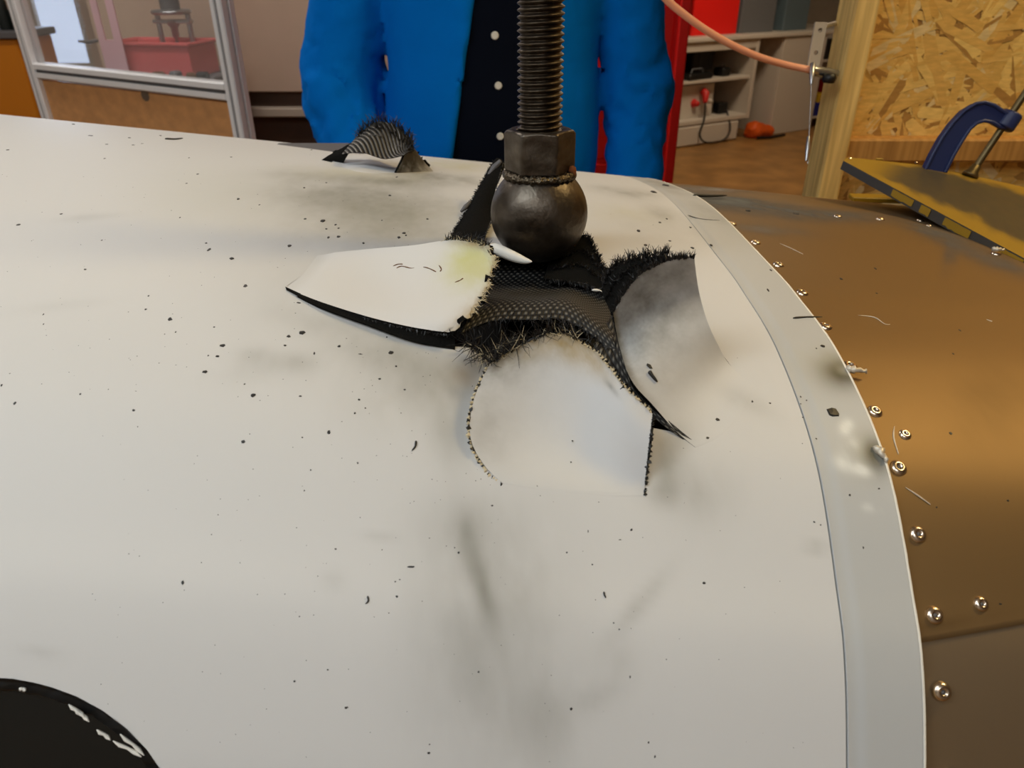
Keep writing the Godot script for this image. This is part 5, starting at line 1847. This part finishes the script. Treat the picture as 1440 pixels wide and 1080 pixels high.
	for k in 4:
		var n: Array = tops[k]
		var e := thing("storage_bin", n[0], "bin", place.call(n[2], 0.8625, -0.28), turn)
		var w: float = n[3]
		var h: float = n[4]
		obj("body", boxes([[Vector3(w, h, 0.012), Vector3(0, h / 2, 0.14)], [Vector3(w, h, 0.012), Vector3(0, h / 2, -0.14)], [Vector3(0.012, h, 0.28), Vector3(w / 2, h / 2, 0)], [Vector3(0.012, h, 0.28), Vector3(-w / 2, h / 2, 0)], [Vector3(w, 0.012, 0.28), Vector3(0, 0.006, 0)]]), n[1], e)
		obj("rim", boxes([[Vector3(w + 0.03, 0.025, 0.03), Vector3(0, h, 0.15)], [Vector3(w + 0.03, 0.025, 0.03), Vector3(0, h, -0.15)]]), n[1], e)
	# red cabinet behind the person
	var x0 := at_fwd(832, 200, 2.3).x
	var x1 := at_fwd(950, 200, 2.3).x
	var rc := thing("red_cabinet", "tall red steel cabinet behind the person's right-hand sleeve", "cabinet", Vector3((x0 + x1) / 2, 0, -2.5))
	obj("body", box(Vector3(x1 - x0, 1.95, 0.4), Vector3(0, 0.975, 0), 0.006), "red_steel", rc)
	obj("post", box(Vector3(0.03, 1.95, 0.03), Vector3((x1 - x0) / 2 - 0.015, 0.975, 0.21), 0.004), "red_steel", rc)
	for k in 6:
		obj("drawer", box(Vector3(x1 - x0 - 0.05, 0.2, 0.012), Vector3(-0.015, 0.75 + k * 0.215, 0.204), 0.004), "red_steel", rc)


func hose() -> void:
	var t := thing("air_hose", "pinkish orange hose sagging from upper left to the timber post", "hose")
	obj("hose", tube(smooth_path([at(905, -40, 0.92), at(936, -2, 0.95), at(968, 25, 0.97), at(1000, 47, 0.99), at(1035, 66, 1.01), at(1070, 81, 1.03), at(1105, 91, 1.05), at(1142, 99, 1.06)], 6), 0.0047, 10), "hose_rubber", t)
	obj("fitting", tube([at(1140, 98.5, 1.06), at(1152, 101, 1.065), at(1170, 102, 1.075), at(1180, 103, 1.08)], [0.006, 0.0075, 0.005, 0.004], 10), "steel", t)
	obj("valve", lathe([[0.0001, -0.007], [0.008, -0.006], [0.010, 0.0], [0.008, 0.006], [0.0001, 0.007]], 12, Transform3D(Basis(), at(1166, 110, 1.06))), "black_plastic", t)
	var d := 1.05
	var br := thing("hanging_bracket", "pale steel strap with holes hanging in front of the white cabinet", "bracket")
	var c := at(1149, 62, d)
	var strap := CSGCombiner3D.new()
	strap.name = "strap"
	strap.position = c
	br.add_child(strap)
	var sb := CSGBox3D.new()
	sb.name = "strap_body"
	sb.size = Vector3(0.017, 0.056, 0.003)
	sb.material = M.pale_metal
	strap.add_child(sb)
	for y in [0.018, -0.011]:
		var h := CSGCylinder3D.new()
		h.name = "strap_hole"
		h.radius = 0.003
		h.height = 0.02
		h.rotation_degrees = Vector3(90, 0, 0)
		h.position = Vector3(0, y, 0)
		h.operation = CSGShape3D.OPERATION_SUBTRACTION
		h.material = M.slot_dark
		strap.add_child(h, true)
	obj("pin", tube([at(1143, 90, d), at(1142, 104, d - 0.004), at(1141, 119, d - 0.004)], [0.004, 0.004, 0.002], 8), "steel", br)
	obj("arm", tube([c + Vector3(0, 0.02, -0.003), c + Vector3(0.022, 0.022, -0.03), c + Vector3(0.05, 0.024, -0.065)], 0.003, 6), "pale_metal", br)
	var wire := thing("steel_wire", "thin bright steel wire hanging below the pale strap", "wire")
	obj("wire", tube([at(1141, 119, d - 0.004), at(1139, 165, d - 0.004), at(1136, 230, d - 0.004)], [0.0008, 0.0006, 0.0008], 6), "steel", wire)
	obj("wire_glint", tube([at(1137, 192, d - 0.004), at(1136, 206, d - 0.004), at(1134, 226, d - 0.004)], [0.002, 0.0032, 0.002], 8), "steel", wire)  # thicker piece stands for a glint on the wire


# ================================================================ loose chips
func chip_mesh(r: RandomNumberGenerator, w: float, l: float) -> ArrayMesh:
	var n := 5 + r.randi() % 3
	var t := PackedVector3Array()
	var top := []
	var low := []
	w *= 0.85
	l *= 0.8
	var h := minf(w, l) * r.randf_range(0.10, 0.2)
	for k in n:
		var a := TAU * (k + r.randf_range(-0.3, 0.3)) / n
		var q := r.randf_range(0.75, 1.15)
		low.append(Vector3(cos(a) * w * q * 0.5, 0, sin(a) * l * q * 0.5))
		top.append(Vector3(cos(a) * w * q * 0.42, h * r.randf_range(0.7, 1.2), sin(a) * l * q * 0.42))
	var mid := Vector3(0, h * 0.5, 0)
	for k in n:
		var m := (k + 1) % n
		put3(t, low[k], low[m], top[m], mid)
		put3(t, low[k], top[m], top[k], mid)
		put3(t, top[k], top[m], Vector3(0, h * 1.05, 0), mid)
		put3(t, low[k], low[m], Vector3.ZERO, mid)
	return flat(t)


func lay(o: Node3D, u: float, v: float, off: float, turn: float) -> void:
	var q := surf(u, v)
	var n := skin_normal(q.y)
	var x := Vector3.RIGHT - n * n.x
	x = x.normalized()
	o.transform = Transform3D(Basis(x, n, x.cross(n)).rotated(n, turn), skin_at(q.x, q.y, off))


func on_flap(upright: Array, u: float, v: float, off: float) -> Transform3D:
	# the spot of the upright flap that lies on a line of sight
	var w := sight(u, v).normalized()
	var best := 1e9
	var j0 := 1
	var i0 := 1
	for j in range(1, upright.size() - 1):
		for i in range(1, upright[0].size() - 1):
			var d := w.cross(upright[j][i] - EYE).length()
			if d < best:
				best = d
				j0 = j
				i0 = i
	var p: Vector3 = upright[j0][i0]
	var x: Vector3 = (upright[j0][i0 + 1] - upright[j0][i0 - 1]).normalized()
	var n := x.cross(upright[j0 + 1][i0] - upright[j0 - 1][i0]).normalized()
	if n.dot(w) > 0:
		n = -n
	return Transform3D(Basis(x, n, x.cross(n)), p + n * off)


func chips() -> void:
	var r := RandomNumberGenerator.new()
	r.seed = 5
	# [u, v, width px, height px] grouped by where they lie
	var far_left := "small black carbon crumb on the white shell's left and far stretch"
	var by_left := "small black carbon crumb near the slit of the left white flap"
	var near := "small black carbon crumb on the near slope of the white shell"
	var right := "small black carbon crumb on the white shell right of the upright flap"
	var metal := "small black speck on the brownish sheet metal"
	var sets := [
		[far_left, "black crumbs on the left of the shell", 0.0, [[21, 567, 5, 6], [188, 577, 6, 4], [2, 542, 3, 5], [113, 554, 3, 4], [205, 435, 4, 3], [209, 416, 3, 3], [247, 467, 3, 3], [301, 460, 4, 2], [26, 316, 6, 3], [143, 338, 3, 2], [187, 204, 4, 3], [128, 191, 8, 2], [103, 175, 6, 2], [150, 203, 5, 2], [335, 280, 5, 3], [253, 306, 3, 2], [120, 379, 5, 2], [11, 211, 4, 2], [293, 500, 3, 3], [344, 540, 3, 3], [61, 442, 2, 3], [61, 456, 2, 3], [226, 191, 5, 2], [200, 202, 3, 2], [86, 301, 4, 2], [147, 223, 3, 2], [182, 194, 4, 2], [266, 222, 3, 2], [278, 245, 4, 2], [325, 221, 4, 2], [290, 342, 4, 2], [262, 258, 3, 2], [365, 288, 3, 2]]],
		[by_left, "black crumbs around the left flap", 0.0, [[401, 486, 5, 3], [477, 487, 6, 4], [442, 497, 4, 5], [507, 498, 8, 2], [534, 533, 6, 3], [557, 515, 4, 3], [569, 548, 5, 3], [505, 562, 5, 4], [422, 557, 6, 3], [499, 581, 4, 4], [437, 661, 3, 3], [407, 346, 6, 5], [472, 316, 4, 3], [476, 321, 4, 2], [462, 334, 5, 5], [476, 333, 6, 3], [459, 322, 4, 2], [561, 334, 6, 4], [571, 331, 4, 3], [511, 342, 5, 3], [428, 264, 4, 2], [459, 257, 4, 2], [548, 275, 6, 2], [429, 308, 5, 2], [601, 308, 5, 3], [558, 249, 4, 3], [537, 310, 3, 2], [438, 211, 4, 3], [503, 651, 3, 4], [425, 615, 3, 3], [514, 574, 3, 3], [544, 474, 3, 3]]],
		[near, "black crumbs on the near slope", 0.0, [[692, 711, 5, 3], [645, 777, 4, 6], [558, 839, 5, 5], [603, 1059, 5, 4], [803, 997, 5, 5], [833, 794, 4, 3], [888, 745, 5, 5], [414, 958, 4, 4], [461, 942, 4, 3], [872, 759, 6, 2], [912, 1044, 3, 5], [921, 1064, 3, 5], [863, 876, 3, 3], [871, 885, 3, 3], [421, 867, 3, 3], [556, 818, 4, 3], [562, 815, 4, 2], [886, 952, 3, 5], [673, 945, 4, 4], [428, 690, 3, 3], [472, 772, 4, 3], [604, 1047, 3, 3], [805, 620, 3, 3], [765, 530, 3, 3], [797, 603, 3, 2], [803, 650, 3, 3], [827, 747, 2, 5], [797, 777, 4, 3]]],
		[right, "black crumbs right of the hole", 0.0, [[991, 538, 5, 4], [1000, 345, 5, 3], [898, 325, 8, 4], [908, 345, 7, 3], [974, 349, 7, 3], [942, 339, 5, 2], [928, 313, 6, 3], [938, 308, 4, 3], [971, 320, 4, 3], [1084, 380, 4, 3], [1080, 408, 4, 5], [1157, 487, 8, 4], [1148, 490, 3, 2], [1126, 558, 3, 3], [1134, 563, 3, 2], [1126, 568, 3, 2], [1129, 587, 3, 2], [1148, 617, 3, 3], [1083, 567, 4, 3], [1214, 770, 3, 5], [1145, 734, 4, 4], [1154, 738, 3, 3], [1058, 565, 4, 3], [1022, 549, 3, 2], [1058, 564, 3, 3], [1195, 696, 4, 4], [1236, 687, 4, 3]]],
		[metal, "specks on the sheet metal", -0.003, [[1342, 604, 7, 4], [1353, 458, 4, 3], [1344, 491, 4, 3], [1424, 701, 5, 3], [1233, 372, 4, 3], [1185, 386, 6, 3], [1414, 849, 7, 3], [1120, 296, 10, 4], [1145, 297, 6, 4], [1053, 292, 11, 3], [1235, 406, 4, 2], [1323, 711, 4, 3]]],
	]
	for q in sets:
		for p in q[3]:
			var c := surf(p[0], p[1])
			var s := c.z / FPX
			var squash := maxf(0.28, absf(skin_normal(c.y).dot(sight(p[0], p[1]).normalized())))
			var o := obj("carbon_crumb", chip_mesh(r, p[2] * s, p[3] * s / squash), "chip_black")
			lay(o, p[0], p[1], q[2], 0.0)
			tag(o, q[0], "debris", q[1])
	# the larger ones, each on its own
	var big := [
		[294, 351, 6, 7, "upright black chip on the shell straight left of the left flap's upper corner"], [326, 364, 9, 4, "flat black chip just right of the upright chip on the left of the shell"], [345, 402, 7, 5, "bent black chip left of the left flap's tip"],
		[239, 449, 9, 6, "triangular black chip far left of the left flap's tip"], [313, 486, 9, 7, "squarish black chip below and left of the left flap"], [306, 501, 7, 4, "small jagged chip just under the squarish black chip"],
		[288, 523, 10, 5, "oblong black chip left of the soot patch on the shell"], [356, 556, 10, 7, "wedge shaped black chip under the faint soot patch"], [406, 473, 7, 6, "slanted black chip below the left flap's tip"],
		[425, 468, 10, 6, "three-cornered black chip below the slit of the left flap"], [550, 496, 11, 6, "black chip with pale shreds under the slit of the left flap"], [342, 621, 7, 6, "black chip with a faint smear below it on the shell"],
		[462, 608, 6, 8, "star shaped black chip on the middle of the shell"], [420, 426, 9, 3, "short black splinter close under the left flap's tip"], [454, 311, 8, 4, "black chip above the left flap, left in the soot"], [568, 328, 8, 3, "black chip just above the left flap's upper edge"],
		[578, 797, 13, 4, "black bar shaped chip on the near slope beside the soot streak"], [487, 995, 7, 6, "round black chip low on the near slope of the shell"], [257, 819, 6, 8, "small black chip alone on the left of the near slope"],
		[990, 820, 7, 5, "slanted black chip near the right end of the near slope"], [914, 516, 7, 9, "black flake on the face of the upright white flap"], [1009, 590, 10, 5, "long black chip right below the upright white flap"],
		[995, 616, 7, 5, "black chip beside the end of the right tear"], [1171, 580, 20, 16, "largest black carbon chip lying on the white border strip"], [919, 270, 10, 9, "lumpy black chip at the far end of the white border strip"], [936, 261, 14, 7, "black chip lying just beyond the lumpy one at the far edge"],
	]
	for p in big:
		var c := surf(p[0], p[1])
		var s := c.z / FPX
		var lift := 0.0
		if p[0] == 914:
			s = 0.372 / FPX
		var squash := maxf(0.28, absf(skin_normal(c.y).dot(sight(p[0], p[1]).normalized())))
		var o := obj("carbon_chip", chip_mesh(r, p[2] * s, p[3] * s / squash), "chip_black")
		lay(o, p[0], p[1], 0.0, 0.0)
		if p[0] == 914:
			o.transform = on_flap(upright, 914, 516, 0.0002)
		tag(o, p[4], "debris", "larger black carbon chips")
	# thin splinters and fibres
	var splinters := [
		[[232, 196], [246, 196.5], [257, 195], 0.0010, "thin black splinter lying crosswise at the far left of the shell"], [[585, 620], [584, 628], [579, 634], 0.0005, "thin curved black fibre on the shell below the slit"], [[517, 838], [518, 845], [514, 849], 0.0004, "short hooked black fibre left on the near slope"], [[849, 832], [850, 837], [852, 841], 0.0004, "short black fibre under the front flap"],
		[[967, 303], [985, 308], [1012, 310], 0.0004, "long thin black fibre at the far end of the border strip"], [[1115, 448], [1135, 446.5], [1156, 446.5], 0.0006, "straight black fibre lying across the edge of the border strip"], [[975, 275], [1000, 276], [1022, 275], 0.0016, "long black strip of carbon lying on the sheet metal"], [[911, 522], [916, 528], [922, 537], 0.0010, "curved black sliver on the face of the upright flap"]]
	for p in splinters:
		var path := []
		for k in 3:
			var q: Array = p[k]
			if p[0][0] == 911:
				path.append(on_flap(upright, q[0], q[1], 0.0006).origin)
			else:
				path.append(on_skin(q[0], q[1], p[3] * (0.6 if q[0] < 975 or q[0] > 1023 else 0.2) + (0.0 if q[0] < 1140 else 0.0)))
		tag(obj("carbon_splinter", tube(smooth_path(path, 4), [p[3] * 0.4, p[3], p[3], p[3] * 0.9, p[3] * 0.8, p[3] * 0.8, p[3] * 0.7, p[3] * 0.5, p[3] * 0.3], 6), "chip_black"), p[4], "splinter")
	# dust too fine to count
	var list := PackedVector3Array()
	for i in 420:
		var u := 0.0
		var v := 0.0
		if i < 160:
			u = r.randf_range(0, 700)
			v = r.randf_range(215, 560)
		elif i < 300:
			u = r.randfn(600, 240)
			v = r.randfn(560, 160)
		else:
			u = r.randf_range(100, 1150)
			v = r.randf_range(600, 1075)
		var q := surf(u, v)
		if v < 230 - u * 0.05 or v > 1080 or u > 1160 or q.x > 0.132 or Geometry2D.is_point_in_polygon(Vector2(q.x, q.y), hole) or Geometry2D.is_point_in_polygon(Vector2(q.x, q.y), port) or Geometry2D.is_point_in_polygon(Vector2(q.x, q.y), far_hole):
			continue
		var s := q.z / FPX * r.randf_range(0.35, 0.8)
		var p := skin_at(q.x, q.y)
		var n := skin_normal(q.y)
		var x := n.cross(Vector3(r.randf() - 0.5, 0.2, r.randf() - 0.5)).normalized()
		var y := n.cross(x)
		var top := p + n * s * 0.4
		var ring := [p + x * s * r.randf_range(0.8, 2.0), p + y * s, p - x * s, p - y * s * r.randf_range(0.8, 2.0)]
		for k in 4:
			put3(list, ring[k], ring[(k + 1) % 4], top, p - n * s)
	tag(obj("carbon_dust", flat(list), "chip_black"), "fine black carbon dust sprinkled all over the white shell", "dust", "", "stuff")
